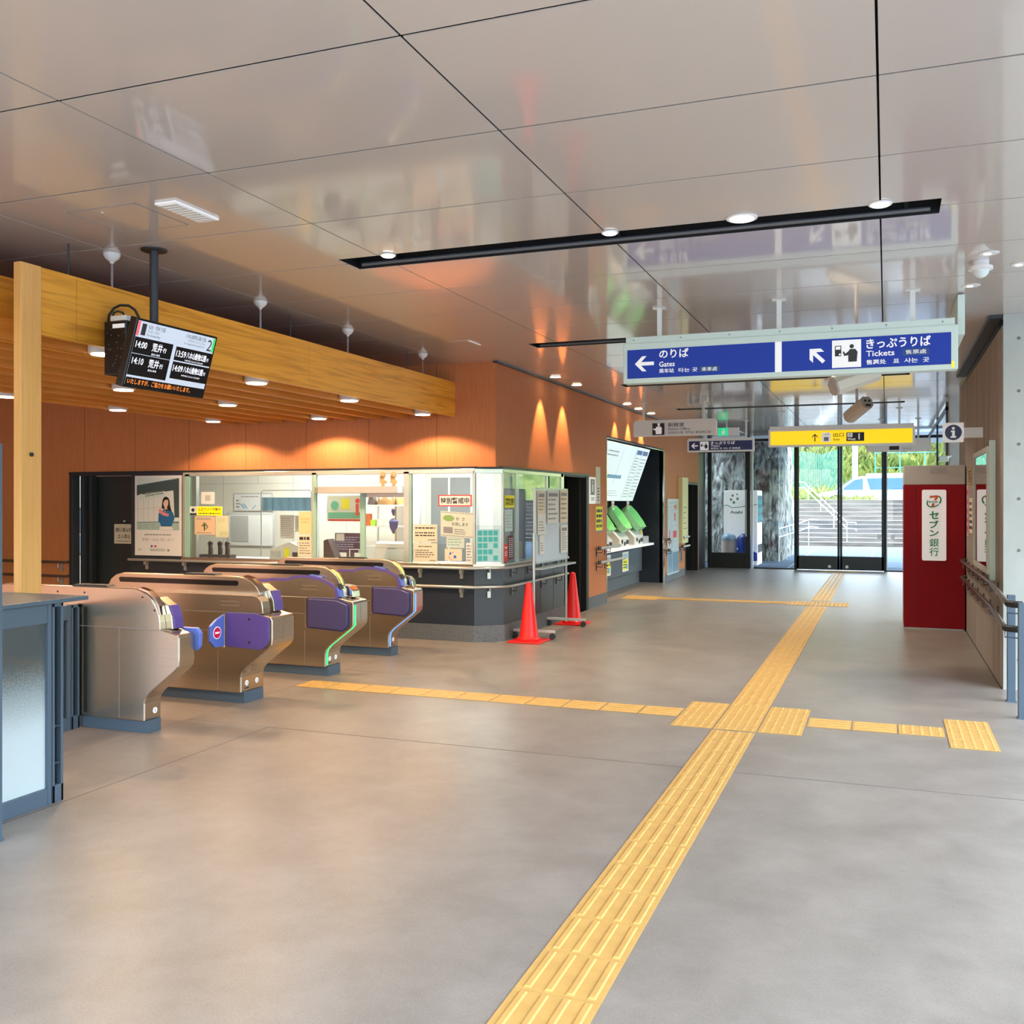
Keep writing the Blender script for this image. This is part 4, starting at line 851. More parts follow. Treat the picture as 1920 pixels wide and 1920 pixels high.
q = MB(); Fa.poly(q, [(.152, .765), (.182, .765), (.148, .712), (.135, .66), (.105, .66), (.118, .712)], .008); q.build('emblem_numeral', M['orange'], t)
q = MB(); Fa.rect(q, .068, .190, .698, .732, .0095, .001); q.build('emblem_band', M['signwhite'], t)
Fa.text('BANK', .075, .702, M['green'], t, w=.11, h=.026, l=.012, bold=.03)
# i sign
t = T('information_sign', 'square white information sign with blue i projecting from wall', 'sign', (.64, 10.8, 2.15))
MB().box(.532, .728, 10.8, 10.83, 2.155, 2.355).build('plate', M['signwhite'], t, bevel=.012, seg=3)
MB().box(.728, .905, 10.80, 10.83, 2.20, 2.30).build('arm', M['greysign'], t)
Fi2 = FR((.63, 10.799, 2.255), (1, 0, 0)); q = MB(); Fi2.disc(q, 0, 0, .078, 0, .001, 32); q.build('blue_disc', M['signnavy'], t)
q = MB(); Fi2.disc(q, 0, .042, .014, .001, .001); q.build('letter_dot', M['signwhite'], t)
q = MB(); Fi2.poly(q, [(-.022, .02), (.014, .02), (.014, -.038), (.026, -.038), (.026, -.054), (-.026, -.054), (-.026, -.038), (-.012, -.038), (-.012, .004), (-.022, .004)], .001); q.build('letter', M['signwhite'], t)

# ------------------------------------------------------------------ ticket gates
def seam(q, x0, x1, z0, z1, y, s=-1): q.box(min(x0, x1), max(x0, x1), *sorted((y, y+s*.0012)), z0, z1)
PR = [(-6.08, .08), (-4.685, .08), (-4.685, .20), (-4.675, .235), (-4.64, .275), (-4.43, .435), (-4.405, .465), (-4.40, .50), (-4.40, .655), (-4.412, .675), (-4.55, .705), (-6.08, .705)]
def body(q, y0, y1): return q.prism(PR, 'y', y0, y1)
def fin_prof(zt=.972): return [(-6.09, .69), (-4.553, .69), (-4.556, .75), (-4.565, .80), (-4.585, .85), (-4.62, .90), (-4.67, .94), (-4.73, .963), (-4.79, zt), (-5.93, zt), (-6.0, .955), (-6.05, .92), (-6.085, .86), (-6.09, .80)]
def gate(i, y0, y1, label):
    t = T('ticket_gate', label, 'ticket gate', (-5.3, (y0+y1)/2, 0), 'row of ticket gates')
    w = y1-y0
    MB().box(-6.0, -4.668, y0+.02, y1-.03 if i else y1-.02, 0, .085).build('plinth', M['slate'], t)
    body(MB(), y0, y1).build('body', M['steel'], t, bevel=.008, smooth=False)
    q = MB(); F = FR((0, y0, 0), (1, 0, 0))
    # thin panel seams
    q = MB(); seam(q, -6.05, -4.42, .700, .703, y0); seam(q, -4.90, -4.897, .09, .70 if i == 0 else .40, y0); seam(q, -5.6, -4.9, .55, .553, y0) if i else None
    q.build('panel_seam', M['inkg'], t)
    if i == 0:
        f0, f1 = y0, y0+.06
        MB().prism([(x, z) for x, z in fin_prof()], 'y', f0, f1).build('fin', M['steel'], t, bevel=.006)
        q = MB().prism([(-5.9, .70), (-4.50, .70), (-4.51, .79), (-4.54, .86), (-4.62, .91), (-5.9, .92)], 'y', f1, y1-.01); q.build('top_cover', M['steel'], t, bevel=.005)
        q = MB(); q.prism([(-4.515, .705), (-4.49, .705), (-4.50, .78), (-4.53, .86), (-4.56, .855), (-4.53, .79)], 'y', f1+.01, y1+.0); q.build('front_cover', M['purple'], t, bevel=.004)
        q = MB()
        for (x, z) in ((-5.8, .93), (-5.44, .93), (-5.20, .93), (-4.70, .915), (-4.60, .83)): q.tube([(x, y0, z), (x, y0-.002, z)], .007, 12)
        q.build('bolt', M['ink'], t)
        q = MB(); q.prism([(-4.95, .55), (-4.39, .55), (-4.365, .58), (-4.36, .67), (-4.39, .705), (-4.95, .705)], 'y', y1, y1+.035); q.build('flap_housing', M['blue'], t, bevel=.008)
    elif i == 1:
        f0, f1 = y0+.10, y0+.17
        MB().prism(fin_prof(), 'y', f0, f1).build('fin', M['steel'], t, bevel=.006)
        q = MB(); q.prism([(-6.06, .70), (-4.485, .70), (-4.487, .74), (-4.497, .79), (-4.53, .825), (-4.58, .838), (-5.98, .838), (-6.03, .82), (-6.06, .78)], 'y', y0, f0); q.build('reader_housing', M['steel'], t, bevel=.005)
        q = MB(); q.prism([(-5.9, .70), (-4.50, .70), (-4.51, .79), (-4.54, .86), (-4.62, .91), (-5.9, .92)], 'y', f1, y1-.02); q.build('top_cover', M['steel'], t, bevel=.005)
        q = MB(); q.prism([(-4.515, .705), (-4.49, .705), (-4.50, .78), (-4.53, .86), (-4.56, .855), (-4.53, .79)], 'y', f1+.01, y1-.01); q.build('front_cover', M['purple'], t, bevel=.004)
    else:
        f0, f1 = y0+.07, y0+.12
        MB().prism(fin_prof(), 'y', f0, f1).build('fin', M['steel'], t, bevel=.006)
        H = [(-5.6, .70), (-4.56, .70), (-4.562, .745), (-4.575, .79), (-4.61, .825), (-4.70, .865), (-4.80, .885), (-4.93, .898), (-5.02, .885), (-5.08, .865), (-5.24, .862), (-5.32, .85), (-5.6, .845)]
        q = MB(); q.prism(H, 'y', y0, f0); q.build('reader_housing', M['steel'], t, bevel=.004)
        # purple edge trim following the arch
        up = H[1:]; inn = [(x-.022, z) for x, z in H[1:4]]+[(x-.012, z-.022) for x, z in H[4:7]]+[(x, z-.024) for x, z in H[7:]]
        q = MB(); q.prism(up+inn[::-1], 'y', y0-.004, f0+.002); q.build('edge_trim', M['purple'], t)
        q = MB(); q.prism([(-4.565, .712), (-4.53, .712), (-4.545, .77), (-4.575, .80), (-4.58, .75)], 'y', y0+.005, f0); q.build('ticket_slot', M['blue'], t, bevel=.003)
        q = MB(); q.prism([(-4.548, .78), (-4.528, .783), (-4.555, .83), (-4.578, .82)], 'y', y0+.015, f0-.01); q.build('display', M['ink'], t, bevel=.002)
        q = MB(); q.prism([(-4.86, .893), (-4.74, .872), (-4.74, .880), (-4.80, .895), (-4.86, .902)], 'y', y0+.01, f0-.01); q.build('card_reader', M['blue'], t, bevel=.002)
        q = MB(); q.prism([(-4.68, .938), (-4.625, .905), (-4.585, .86), (-4.565, .81), (-4.56, .81), (-4.578, .865), (-4.62, .912), (-4.678, .948)], 'y', f0+.01, f0+.03); q.build('curve_lamp', M['yel_led'], t)
        q = MB(); q.prism([(-5.9, .70), (-4.47, .70), (-4.48, .76), (-4.52, .80), (-4.6, .81), (-5.9, .82)], 'y', f1, y1-.01); q.build('far_cover', M['steel2'], t, bevel=.006)
        # light strip along the nose
        pr = [(-4.685+.002, .10), (-4.685+.002, .20), (-4.672, .24), (-4.635, .28), (-4.425, .44), (-4.398, .47), (-4.398, .64)]
        q = MB(); q.prism(pr+[(x+.004, z-.002 if z < .5 else z) for x, z in pr[::-1]], 'y', y0+.014, y0+.034); q.build('light_strip', M['green_led'] if i == 2 else M['blue_led'], t)
    # black slot through the fin
    if i:
        q = MB(); q.prism([(-5.96, .908), (-5.95, .896), (-4.80, .896), (-4.787, .903), (-4.782, .917), (-4.787, .931), (-4.80, .937), (-5.95, .937), (-5.965, .927)], 'y', f0-.0015, f0+.01); q.build('sensor_slot', M['screenblack'], t)
        q = MB()
        for z in ((.79, .755) if i > 1 else (.785, .755)):
            q.box(-4.88, -4.70, y0-.002, y0+.002, z-.006, z+.004) if i == 1 else q.box(-4.93, -4.77, y0-.002, y0+.002, z+.01, z+.019)
        q.build('vent_slot', mat('vent', (.28, .22, .16), rough=.5, metal=.6), t)
    # polished cap strips on the curve
    q = MB(); q.prism([(-4.74, .966), (-4.67, .944), (-4.62, .904), (-4.585, .852), (-4.567, .80), (-4.552, .80), (-4.568, .858), (-4.605, .915), (-4.66, .957), (-4.735, .978)], 'y', f0+.008 if i < 2 else f0+.032, f1-.004); q.build('curve_trim', M['steel2'], t)
    q = MB(); q.prism([(-5.32, .97), (-5.30, .984), (-5.02, .986), (-5.0, .972)], 'y', f0+.005, f1+.02); q.build('top_reader', M['ink'], t)
    MB().box(-4.405, -4.398, (y0+y1)/2-.001, (y0+y1)/2+.001, .50, .65).build('nose_seam', M['inkg'], t) if i in (1, 2) else None
    # flap panels on the near side
    if i == 1:
        q = MB(); q.prism([(-4.82, .437), (-4.50, .425), (-4.45, .46), (-4.425, .50), (-4.425, .655), (-4.435, .675), (-4.55, .70), (-4.82, .70)], 'y', y0-.012, y0+.004); q.build('flap_housing', M['purple'], t, bevel=.003)
        q = MB()
        for z in (.655, .477): q.tube([(-4.60, y0-.013, z), (-4.60, y0-.016, z)], .010, 12)
        q.build('bolt', M['ink'], t)
        MB().tube([(-4.825, y0-.025, .43), (-4.825, y0-.025, .69)], .008, 8).build('hinge', M['steel2'], t)
        q = MB(); q.prism([(y0-.03, .44), (y0-.03, .685), (y0-.12, .655), (y0-.195, .61), (y0-.20, .50), (y0-.14, .445)], 'x', -4.84, -4.815)
        fl = q.build('flap', M['blue'], t, bevel=.006)
        Ff = FR((-4.814, y0-.12, .555), (0, 1, 0)); q = MB(); Ff.disc(q, 0, 0, .048, 0, .001, 24); q.build('sign_rim', M['signwhite'], fl)
        q = MB(); Ff.disc(q, 0, 0, .041, .001, .001, 24); q.build('sign_disc', mat('signpink', (.75, .01, .10)), fl)
        q = MB(); Ff.rect(q, -.026, .026, -.007, .007, .002, .001); q.build('sign_bar', M['signwhite'], fl)
    if i > 1:
        q = MB(); q.prism([(-4.87, .425), (-4.50, .405), (-4.45, .445), (-4.43, .50), (-4.432, .66), (-4.55, .70), (-4.87, .70)], 'y', y0-.006, y0+.004); q.build('flap_housing', M['purple2'], t, bevel=.003)
        q = MB(); q.prism([(-4.85, .435), (-4.50, .42), (-4.455, .455), (-4.445, .50), (-4.447, .645), (-4.56, .685), (-4.85, .69)], 'y', y0-.03, y0-.006); q.build('flap', M['purple2'], t, bevel=.008)
        MB().tube([(-4.875, y0-.02, .43), (-4.875, y0-.02, .69)], .008, 8).build('hinge', M['steel2'], t)
    # number labels on the foot
    Fn = FR((-4.683, y0, 0), (0, 1, 0))
    def num(c, u, z):
        q = MB(); Fn.disc(q, u, z, .021, 0, .0012, 20); q.build('label_disc', M['signwhite'], t); Fn.text(c, u-.007, z-.011, M['signblue'], t, h=.022, l=.0025, bold=.02)
    if i == 0: num('3', .10, .14)
    elif i == 1: num('3', .07, .15); num('2', .20, .15)
    elif i == 2: num('2', .07, .15); num('1', .17, .15)
    else: num('1', .09, .16)
    if i: q = MB(); Fn.rect(q, .045, .10, .108, .114, 0, .001); q.build('label_strip', M['ink'], t)
    t.location.x += (.045, .045, .02, .005)[i]
    return t
gate(0, 5.24, 5.40, 'nearest steel ticket gate, plain flat side with purple front cover')
gate(1, 6.29, 6.585, 'second steel ticket gate with open blue no-entry flap')
gate(2, 7.545, 7.80, 'third ticket gate from viewer, purple trim and green light strip')
gate(3, 8.76, 8.96, 'farthest ticket gate with purple trim and blue light strip')

# ------------------------------------------------------------------ partition at the left
def partition(name, label, x, y0, y1, zt, cap):
    t = T(name, label, 'partition', (x, (y0+y1)/2, 0))
    q = MB(); q.box(x-.03, x+.01, y0, y1-.10, .0, .085); q.box(x-.03, x+.01, y0, y1-.10, zt-.13, zt-.03); q.build('frame', M['slate'], t, bevel=.003)
    q = MB(); q.box(x-.03, x+.012, y1-.10, y1-.075, 0, zt-.03); q.build('stile', M['slate'], t, bevel=.002)
    q = MB(); q.box(x-.03, x+.012, y1-.07, y1-.055, 0, zt-.03); q.box(x-.03, x+.012, y1-.015, y1, 0, zt-.03); q.box(x-.03, x+.012, y1-.07, y1, 0, .09); q.box(x-.03, x+.012, y1-.07, y1, zt-.05, zt-.03)
    for z in (.55, .74) if cap else (): q.box(x-.03, x+.012, y1-.06, y1-.01, z-.35+.0, z-.345+.0)
    q.build('end_column', M['slate'], t, bevel=.002)
    MB().box(x-.028, x-.02, y1-.055, y1-.015, .05, zt-.05).build('column_back', M['black'], t)
    return t
m = bpy.data.materials.new('frosted_glass'); m.use_nodes = True; nt = m.node_tree; nt.nodes.clear()
o_ = N(nt, 'ShaderNodeOutputMaterial'); tr = N(nt, 'ShaderNodeBsdfTransparent'); tr.inputs[0].default_value = (.93, .97, .96, 1)
gl = N(nt, 'ShaderNodeBsdfGlossy'); gl.inputs['Roughness'].default_value = .02
df = N(nt, 'ShaderNodeBsdfTranslucent'); df.inputs[0].default_value = (.6, .7, .75, 1); dd = N(nt, 'ShaderNodeBsdfDiffuse'); dd.inputs[0].default_value = (.62, .74, .80, 1)
mxa = N(nt, 'ShaderNodeMixShader'); mxa.inputs[0].default_value = .92; nt.links.new(df.outputs[0], mxa.inputs[1]); nt.links.new(dd.outputs[0], mxa.inputs[2])
tcx = N(nt, 'ShaderNodeTexCoord'); sp = N(nt, 'ShaderNodeSeparateXYZ'); nt.links.new(tcx.outputs['Generated'], sp.inputs[0])
nz = N(nt, 'ShaderNodeTexNoise'); nz.inputs['Scale'].default_value = 260; nt.links.new(tcx.outputs['Object'], nz.inputs['Vector'])
a1 = N(nt, 'ShaderNodeMath', operation='MULTIPLY_ADD'); a1.inputs[1].default_value = .5; nt.links.new(nz.outputs['Fac'], a1.inputs[0]); nt.links.new(sp.outputs[2], a1.inputs[2])
mr = N(nt, 'ShaderNodeMapRange'); mr.inputs[1].default_value = 1.02; mr.inputs[2].default_value = .62; mr.inputs[3].default_value = .12; mr.inputs[4].default_value = .96; nt.links.new(a1.outputs[0], mr.inputs[0])
mxb = N(nt, 'ShaderNodeMixShader'); nt.links.new(mr.outputs[0], mxb.inputs[0]); nt.links.new(tr.outputs[0], mxb.inputs[1]); nt.links.new(mxa.outputs[0], mxb.inputs[2])
fr = N(nt, 'ShaderNodeFresnel'); mxc = N(nt, 'ShaderNodeMixShader'); nt.links.new(fr.outputs[0], mxc.inputs[0]); nt.links.new(mxb.outputs[0], mxc.inputs[1]); nt.links.new(gl.outputs[0], mxc.inputs[2]); nt.links.new(mxc.outputs[0], o_.inputs[0])
M['frost'] = m
t = partition('glass_partition', 'slate-framed partition with frosted glass and top ledge at left edge', -4.02, 3.0, 3.93, 1.06, True)
MB().box(-4.036, -4.028, 3.0, 3.83, .085, .93).build('glass_pane', M['frost'], t)
q = MB(); q.box(-4.62, -3.985, 2.9, 4.08, 1.03, 1.052); q.build('ledge', M['slate'], t, bevel=.003)
t = T('slate_post', 'tall slate post cut by the left edge of the frame', 'post', (-3.80, 3.34, 0)); MB().box(-3.86, -3.785, 3.30, 3.355, 0, 1.82).build('post', M['slate'], t)
MB().box(-3.87, -3.78, 3.29, 3.36, 0, .01).build('foot_plate', M['slate'], t)
t = partition('glass_partition', 'low slate-framed glass panel standing next to nearest ticket gate', -5.20, 4.5, 5.23, .88, False)
MB().box(-5.215, -5.208, 4.5, 5.13, .085, .75).build('glass_pane', M['glass'], t)

# ------------------------------------------------------------------ timber canopy over the gates
t = T('timber_post', 'tall pale square timber post carrying the slatted canopy', 'post', (-4.55, 4.3, 0))
q = MB(); q.box(-4.556, -4.50, 4.112, 4.2545, 0, 2.895); q.build('shaft', M['post'], t, bevel=.004)
MB().tube([(-4.499, 4.18, 1.82), (-4.49, 4.18, 1.82)], .012, 12).build('bolt', M['ink'], t)
t = T('slatted_canopy', 'golden timber slatted canopy hanging above the ticket gates', 'canopy', (-6, 7, 2.5))
q = MB()
ys = [4.258, 4.53, 7.05, 10.025]
for a, b in zip(ys, ys[1:]): q.box(-4.555, -4.515, a, b-.003, 2.51, 2.895)
q.build('fascia_board', M['fascia'], t)
q = MB(); q.box(-4.96, -4.92, 2.0, 5.2, 2.515, 2.90); q.build('fascia_board', M['fascia'], t)
for i in range(9):
    x = -4.80-.336*i
    MB().box(x-.03, x+.03, 2.0, 10.02, 2.505, 2.62).build('slat', M['slat'], t)
for y in (2.6, 4.5, 6.4, 8.3, 9.9): MB().box(-7.6, -4.58, y-.03, y+.03, 2.62, 2.72).build('cross_beam', M['dark'], t)
MB().box(-7.62, -4.98, 2.0, 10.0, 2.74, 2.75).box(-4.98, -4.57, 5.21, 10.0, 2.74, 2.75).build('deck', mat('canopy_deck', (.55, .22, .05), rough=.6), t)
k_ = 0
for (x, y) in [(-4.69, 4.93), (-4.69, 6.56), (-4.69, 8.0), (-4.69, 9.55), (-6.02, 4.95), (-6.02, 6.55), (-6.02, 7.95), (-6.02, 9.6), (-7.4, 6.6), (-7.4, 7.97), (-7.4, 9.5), (-7.4, 5.1)]:
    row = 'front' if x > -5 else ('middle' if x > -7 else 'back'); nth = sorted([4.94, 6.57, 7.97, 9.55], key=lambda v: abs(v-y))[0]
    wh = {4.94: 'nearest', 6.57: 'second', 7.97: 'third', 9.55: 'farthest'}[nth]
    l = T('canopy_downlight', 'round lit downlight, %s in the %s row under the timber canopy' % (wh, row), 'light', (x, y, 2.5), 'downlights under the canopy')
    MB().lathe((x, y, 2.50), [(.085, 0), (.095, .005), (.095, .11), (.08, .12)], 24).build('can', M['lamprim'], l, smooth=True)
    MB().tube([(x, y, 2.60), (x, y, 2.742)], .01, 8).build('stem', M['dark'], l); MB().lathe((x, y, 2.494), [(.078, 0), (.08, .006)], 24).build('lens', M['lamp'], l)
    ld = bpy.data.lights.new('canopy_lamp', 'SPOT'); ld.energy = 50; ld.color = (1, .66, .37); ld.spot_size = math.radians(143); ld.spot_blend = .22; ld.shadow_soft_size = .06
    lo = bpy.data.objects.new('canopy_lamp', ld); COL.objects.link(lo); lo.parent = l; lo.location = (0, 0, -.03)
# ceiling hemispheres with hanging chains and rods
for i, (x, y) in enumerate([(-4.54, 4.84), (-4.54, 6.40), (-4.54, 7.72), (-4.54, 9.25)]):
    t = T('ceiling_hanger', ['nearest', 'second', 'third', 'farthest'][i]+' white dome with chain holding the timber canopy', 'hanger', (x, y, CZ), 'white domes above the canopy')
    MB().lathe((x, y, CZ), [(.052, 0), (.050, -.014), (.040, -.032), (.022, -.046), (.012, -.052), (.012, -.062)], 20).build('dome', M['white'], t, smooth=True)
    q = MB(); z = CZ-.062; kk = 0
    while z > 2.885:
        a, b = (.006, 0) if kk % 2 else (0, .006)
        q.tube([(x+a, y+b, z), (x+a, y+b, z-.03)], .0022, 5); q.tube([(x-a, y-b, z), (x-a, y-b, z-.03)], .0022, 5); q.tube([(x+a, y+b, z-.03), (x-a, y-b, z-.03)], .0022, 5); z -= .026; kk += 1
    q.build('chain', M['steelbar'], t)
for i, (x, y) in enumerate([(-4.6, 4.55), (-4.6, 6.9), (-4.6, 9.0)]):
    tag(MB().tube([(x, y, 2.75), (x, y, CZ)], .006, 8).build('suspension_rod', M['dark']), ['nearest', 'middle', 'farthest'][i]+' thin dark rod hanging the timber canopy from the ceiling', 'rod', 'thin rods above the canopy')

# ------------------------------------------------------------------ departure display above the gates
t = T('departure_display', 'black departure screen on a ceiling pole showing 14:00 and 13:59', 'display', (-4.04, 4.80, 2.41))
cc = Vector((-4.035, 4.795, 2.408)); pit = .287
nn = Vector((math.cos(pit), 0, -math.sin(pit))); uu = Vector((0, 1, 0)); vv = nn.cross(uu)*1
Wd, Hd = .715, .404
Fm = FR(cc-uu*Wd/2-vv*Hd/2, uu, vv)
q = MB(); Fm.rect(q, 0, Wd, 0, Hd, -.05, .05); q.build('case', M['screenblack'], t, bevel=.004)
q = MB(); Fm.rect(q, .015, Wd-.015, .018, Hd-.012, .0, .001); q.build('screen', M['screengrey'], t)
q = MB()
for (a, b, c, d2) in ((.015, .335, .075, .195), (.015, .335, .203, .298), (.365, Wd-.015, .095, .2), (.365, Wd-.015, .208, .292), (.015, Wd-.015, .018, .062)): Fm.rect(q, a, b, c, d2, .001, .001)
Fm.rect(q, .35-.335, .335, .195, .2, .001, .001)
q.build('black_row', M['screenblack'], t)
q = MB(); Fm.rect(q, .015, .034, .305, .39, .001, .001); q.build('red_bar', M['monred'], t)
q = MB(); Fm.rect(q, Wd-.034, Wd-.015, .30, .39, .001, .001); q.build('green_bar', M['mongreen'], t)
def mt(s, u, v, h, w, m=M['ledwhite'], b=.0): Fm.text(s, u, v, m, t, h=h, w=w, l=.0035, bold=b)
mt('1', .048, .312, .068, .036, M['ink'], .0); mt('2', Wd-.085, .305, .07, .045, M['ink'], .0)
mt('仙台・荒井 方面', .10, .355, .026, .14, M['ink']); mt('せんだい・あらい', .10, .335, .014, .10, M['ink']); mt('For Sendai·Arai', .10, .313, .014, .11, M['ink'])
mt('八木山動物公園 方面', .42, .355, .026, .19, M['ink']); mt('やぎやまどうぶつこうえん', .45, .335, .013, .16, M['ink']); mt('For Yagiyama Zoological Park', .42, .313, .013, .19, M['ink'])
mt('14:00', .03, .238, .038, .09, b=.0); mt('荒井', .165, .232, .05, .085, b=.004); mt('行', .258, .236, .028, .028); mt('あらいゆき', .17, .208, .013, .07)
mt('14:10', .03, .142, .038, .09, b=.0); mt('荒井', .165, .135, .05, .085, b=.004); mt('行', .258, .139, .028, .028); mt('あらいゆき', .17, .112, .013, .07)
mt('13:59', .375, .232, .038, .085, b=.0); mt('八木山動物公園', .468, .232, .042, .18, b=.0); mt('行', .655, .236, .022, .02); mt('やぎやまどうぶつこうえんゆき', .46, .213, .011, .17)
mt('14:09', .375, .142, .038, .085, b=.0); mt('八木山動物公園', .468, .142, .042, .18, b=.0); mt('行', .655, .146, .022, .02); mt('やぎやまどうぶつこうえんゆき', .46, .118, .011, .17)
mt('いたしますが、ご協力をお願いいたします。', .03, .024, .032, .54, M['ledorange'])
MB().tube([(-4.22, 4.85, CZ), (-4.22, 4.85, 2.35)], .026, 20).build('pole', M['dark'], t, smooth=True)
MB().lathe((-4.22, 4.85, CZ-.012), [(.075, 0), (.08, .004), (.08, .012)], 24).build('ceiling_flange', M['dark'], t)
MB().box(-4.30, -4.10, 4.78, 4.92, 2.33, 2.40).build('mount', M['dark'], t, bevel=.004)
t = T('signal_box', 'black perforated box with white adaptors hanging behind the departure screen', 'box', (-4.36, 4.68, 2.25))
MB().box(-4.47, -4.30, 4.70, 4.98, 2.33, 2.655).build('housing', M['screenblack'], t, bevel=.006)
q = MB()
for k2 in range(22): x = -4.46+random.random()*.15; z = 2.35+random.random()*.26; q.tube([(x, 4.6985, z), (x, 4.6995, z)], .006, 8)
q.build('vent_hole', mat('hole', (.06, .05, .045)), t)
MB().box(-4.40, -4.31, 4.695, 4.70, 2.61, 2.635).build('label_plate', M['signwhite'], t)
MB().box(-4.43, -4.31, 4.71, 4.77, 2.657, 2.69).build('adaptor', M['white'], t, bevel=.004); MB().box(-4.36, -4.29, 4.82, 4.88, 2.657, 2.68).build('adaptor', M['white'], t, bevel=.004)
MB().tube([(-4.46, 4.72, 2.64), (-4.46, 4.73, 2.70), (-4.44, 4.75, 2.745), (-4.41, 4.77, 2.765), (-4.37, 4.80, 2.765), (-4.34, 4.82, 2.74), (-4.33, 4.84, 2.70), (-4.33, 4.85, 2.67)], .008, 8).build('cable', M['black'], t, smooth=True)
MB().tube([(-4.44, 4.73, 2.68), (-4.43, 4.74, 2.715), (-4.41, 4.75, 2.725), (-4.38, 4.76, 2.715), (-4.37, 4.77, 2.68)], .007, 8).build('cable', M['black'], t, smooth=True)
t = T('dome_camera', 'small white camera at lower right of the departure screen', 'camera', (-4.55, 5.5, 2.55))
q = MB(); q.lathe((-4.62, 5.75, 2.47), [(.02, 0), (.05, .03), (.055, .06), (.055, .12)], 18); q.build('dome', M['white'], t, smooth=True); MB().tube([(-4.62, 5.75, 2.59), (-4.62, 5.75, 2.74)], .01, 8).build('stem', M['white'], t)

# ------------------------------------------------------------------ hanging signs
def hangsign(name, label, x0, x1, y, z0, z1, frame, hang, depth=.12, lip=.05, group='hanging direction signs'):
    t = T(name, label, 'sign', ((x0+x1)/2, y, z0), group)
    MB().box(x0, x1, y, y+depth, z0, z1).build('case', frame, t, bevel=.006)
    q = MB(); q.box(x0+.02, x1-.02, y+.01, y+depth-.01, z1, z1+lip) if lip else q
    if lip: q.build('top_channel', frame, t, bevel=.003)
    for x in hang:
        MB().box(x-.018, x+.018, y+depth/2-.012, y+depth/2+.012, z1+lip, CZ).build('hanger', M['tubewhite'], t)
        MB().box(x-.05, x+.05, y+depth/2-.03, y+depth/2+.03, CZ-.012, CZ-.001).build('flange', M['tubewhite'], t)
    return t, FR((0, y-.0005, 0), (1, 0, 0))
def arrow(F, u, v, L, ang, w, m, t, head=.55, l=.002):
    c, s = math.cos(ang), math.sin(ang)
    def P(a, b): return (u+a*c-b*s, v+a*s+b*c)
    H = L*head; k = w*1.0
    q = MB(); F.poly(q, [P(-L/2, -w/2), P(L/2-w*.9, -w/2), P(L/2-w*.9, w/2), P(-L/2, w/2)], l, .002)
    F.poly(q, [P(L/2, 0), P(L/2-H*.78, H*.78), P(L/2-H*.78-k*1.25, H*.78), P(L/2-k*1.35, 0), P(L/2-H*.78-k*1.25, -H*.78), P(L/2-H*.78, -H*.78)], l+.0005, .002)
    q.build('arrow', m, t)
Y1 = 7.70; z0, z1 = 2.508, 2.83
t, F = hangsign('hanging_sign', 'large blue Gates and Tickets sign with mint frame nearest the viewer', -1.985, .48, Y1, z0, z1, M['mint'], (-1.70, -.77, .18))
q = MB(); F.rect(q, -1.95, -.795, 2.545, 2.775, .0, .002); F.rect(q, -.745, .435, 2.545, 2.775, .0, .002); q.build('blue_panel', M['signblue'], t)
q = MB(); F.rect(q, -.795, -.745, 2.545, 2.775, .0, .002); q.build('white_bar', M['signwhite'], t)
q = MB()
for i in range(7): F.disc(q, -1.9+i*.38, 2.855, .006, .02-.03, .005, 8)
q.build('screw', M['inkg'], t)
arrow(F, -1.81, 2.66, .155, PI, .028, M['signwhite'], t, .5)
F.text('のりば', -1.69, 2.695, M['signwhite'], t, w=.235, h=.072, bold=.02); F.text('Gates', -1.69, 2.628, M['signwhite'], t, w=.125, h=.042, bold=.014)
F.text('乘车站', -1.69, 2.578, M['signwhite'], t, w=.118, h=.036, bold=.012); F.text('타는 곳', -1.535, 2.578, M['signwhite'], t, w=.15, h=.034, bold=.012)
q = MB(); F.rect(q, -1.37, -1.215, 2.57, 2.618, .002, .001); q.build('navy_tag', M['navytag'], t); F.text('乘車處', -1.352, 2.578, M['signwhite'], t, w=.12, h=.031, l=.005)
arrow(F, -.49, 2.655, .145, math.radians(135), .028, M['signwhite'], t, .5)
def ticket_picto(F, u, v, s, t):
    q = MB(); F.rect(q, u, u+s, v, v+s, .002, .001); q.build('pictogram_plate', M['signwhite'], t)
    q = MB(); k = s
    F.rect(q, u+.10*k, u+.32*k, v+.42*k, v+.62*k, .003); F.rect(q, u+.10*k, u+.32*k, v+.62*k, v+.80*k, .003)
    F.disc(q, u+.68*k, v+.76*k, .075*k, .003)
    F.poly(q, [(u+.56*k, v+.20*k), (u+.85*k, v+.20*k), (u+.88*k, v+.55*k), (u+.80*k, v+.66*k), (u+.62*k, v+.66*k), (u+.56*k, v+.58*k), (u+.46*k, v+.50*k), (u+.40*k, v+.60*k), (u+.37*k, v+.56*k), (u+.42*k, v+.42*k), (u+.56*k, v+.44*k)], .003)
    q.build('pictogram', M['ink'], t)
    q = MB(); F.rect(q, u+.13*k, u+.29*k, v+.66*k, v+.77*k, .0052); F.disc(q, u+.27*k, v+.48*k, .035*k, .0052); q.build('pictogram_window', M['signwhite'], t)
ticket_picto(F, -.38, 2.555, .205, t)
F.text('きっぷうりば', -.14, 2.685, M['signwhite'], t, w=.44, h=.075, bold=.02); F.text('Tickets', -.14, 2.628, M['signwhite'], t, w=.195, h=.042, bold=.014)
q = MB(); F.rect(q, .11, .29, 2.622, 2.672, .002, .001); q.build('navy_tag', M['navytag'], t); F.text('售票處', .13, 2.631, M['signwhite'], t, w=.14, h=.031, l=.005)
F.text('售票处', -.14, 2.568, M['signwhite'], t, w=.138, h=.036, bold=.012); F.text('표  사는  곳', .045, 2.568, M['signwhite'], t, w=.245, h=.036, bold=.012)
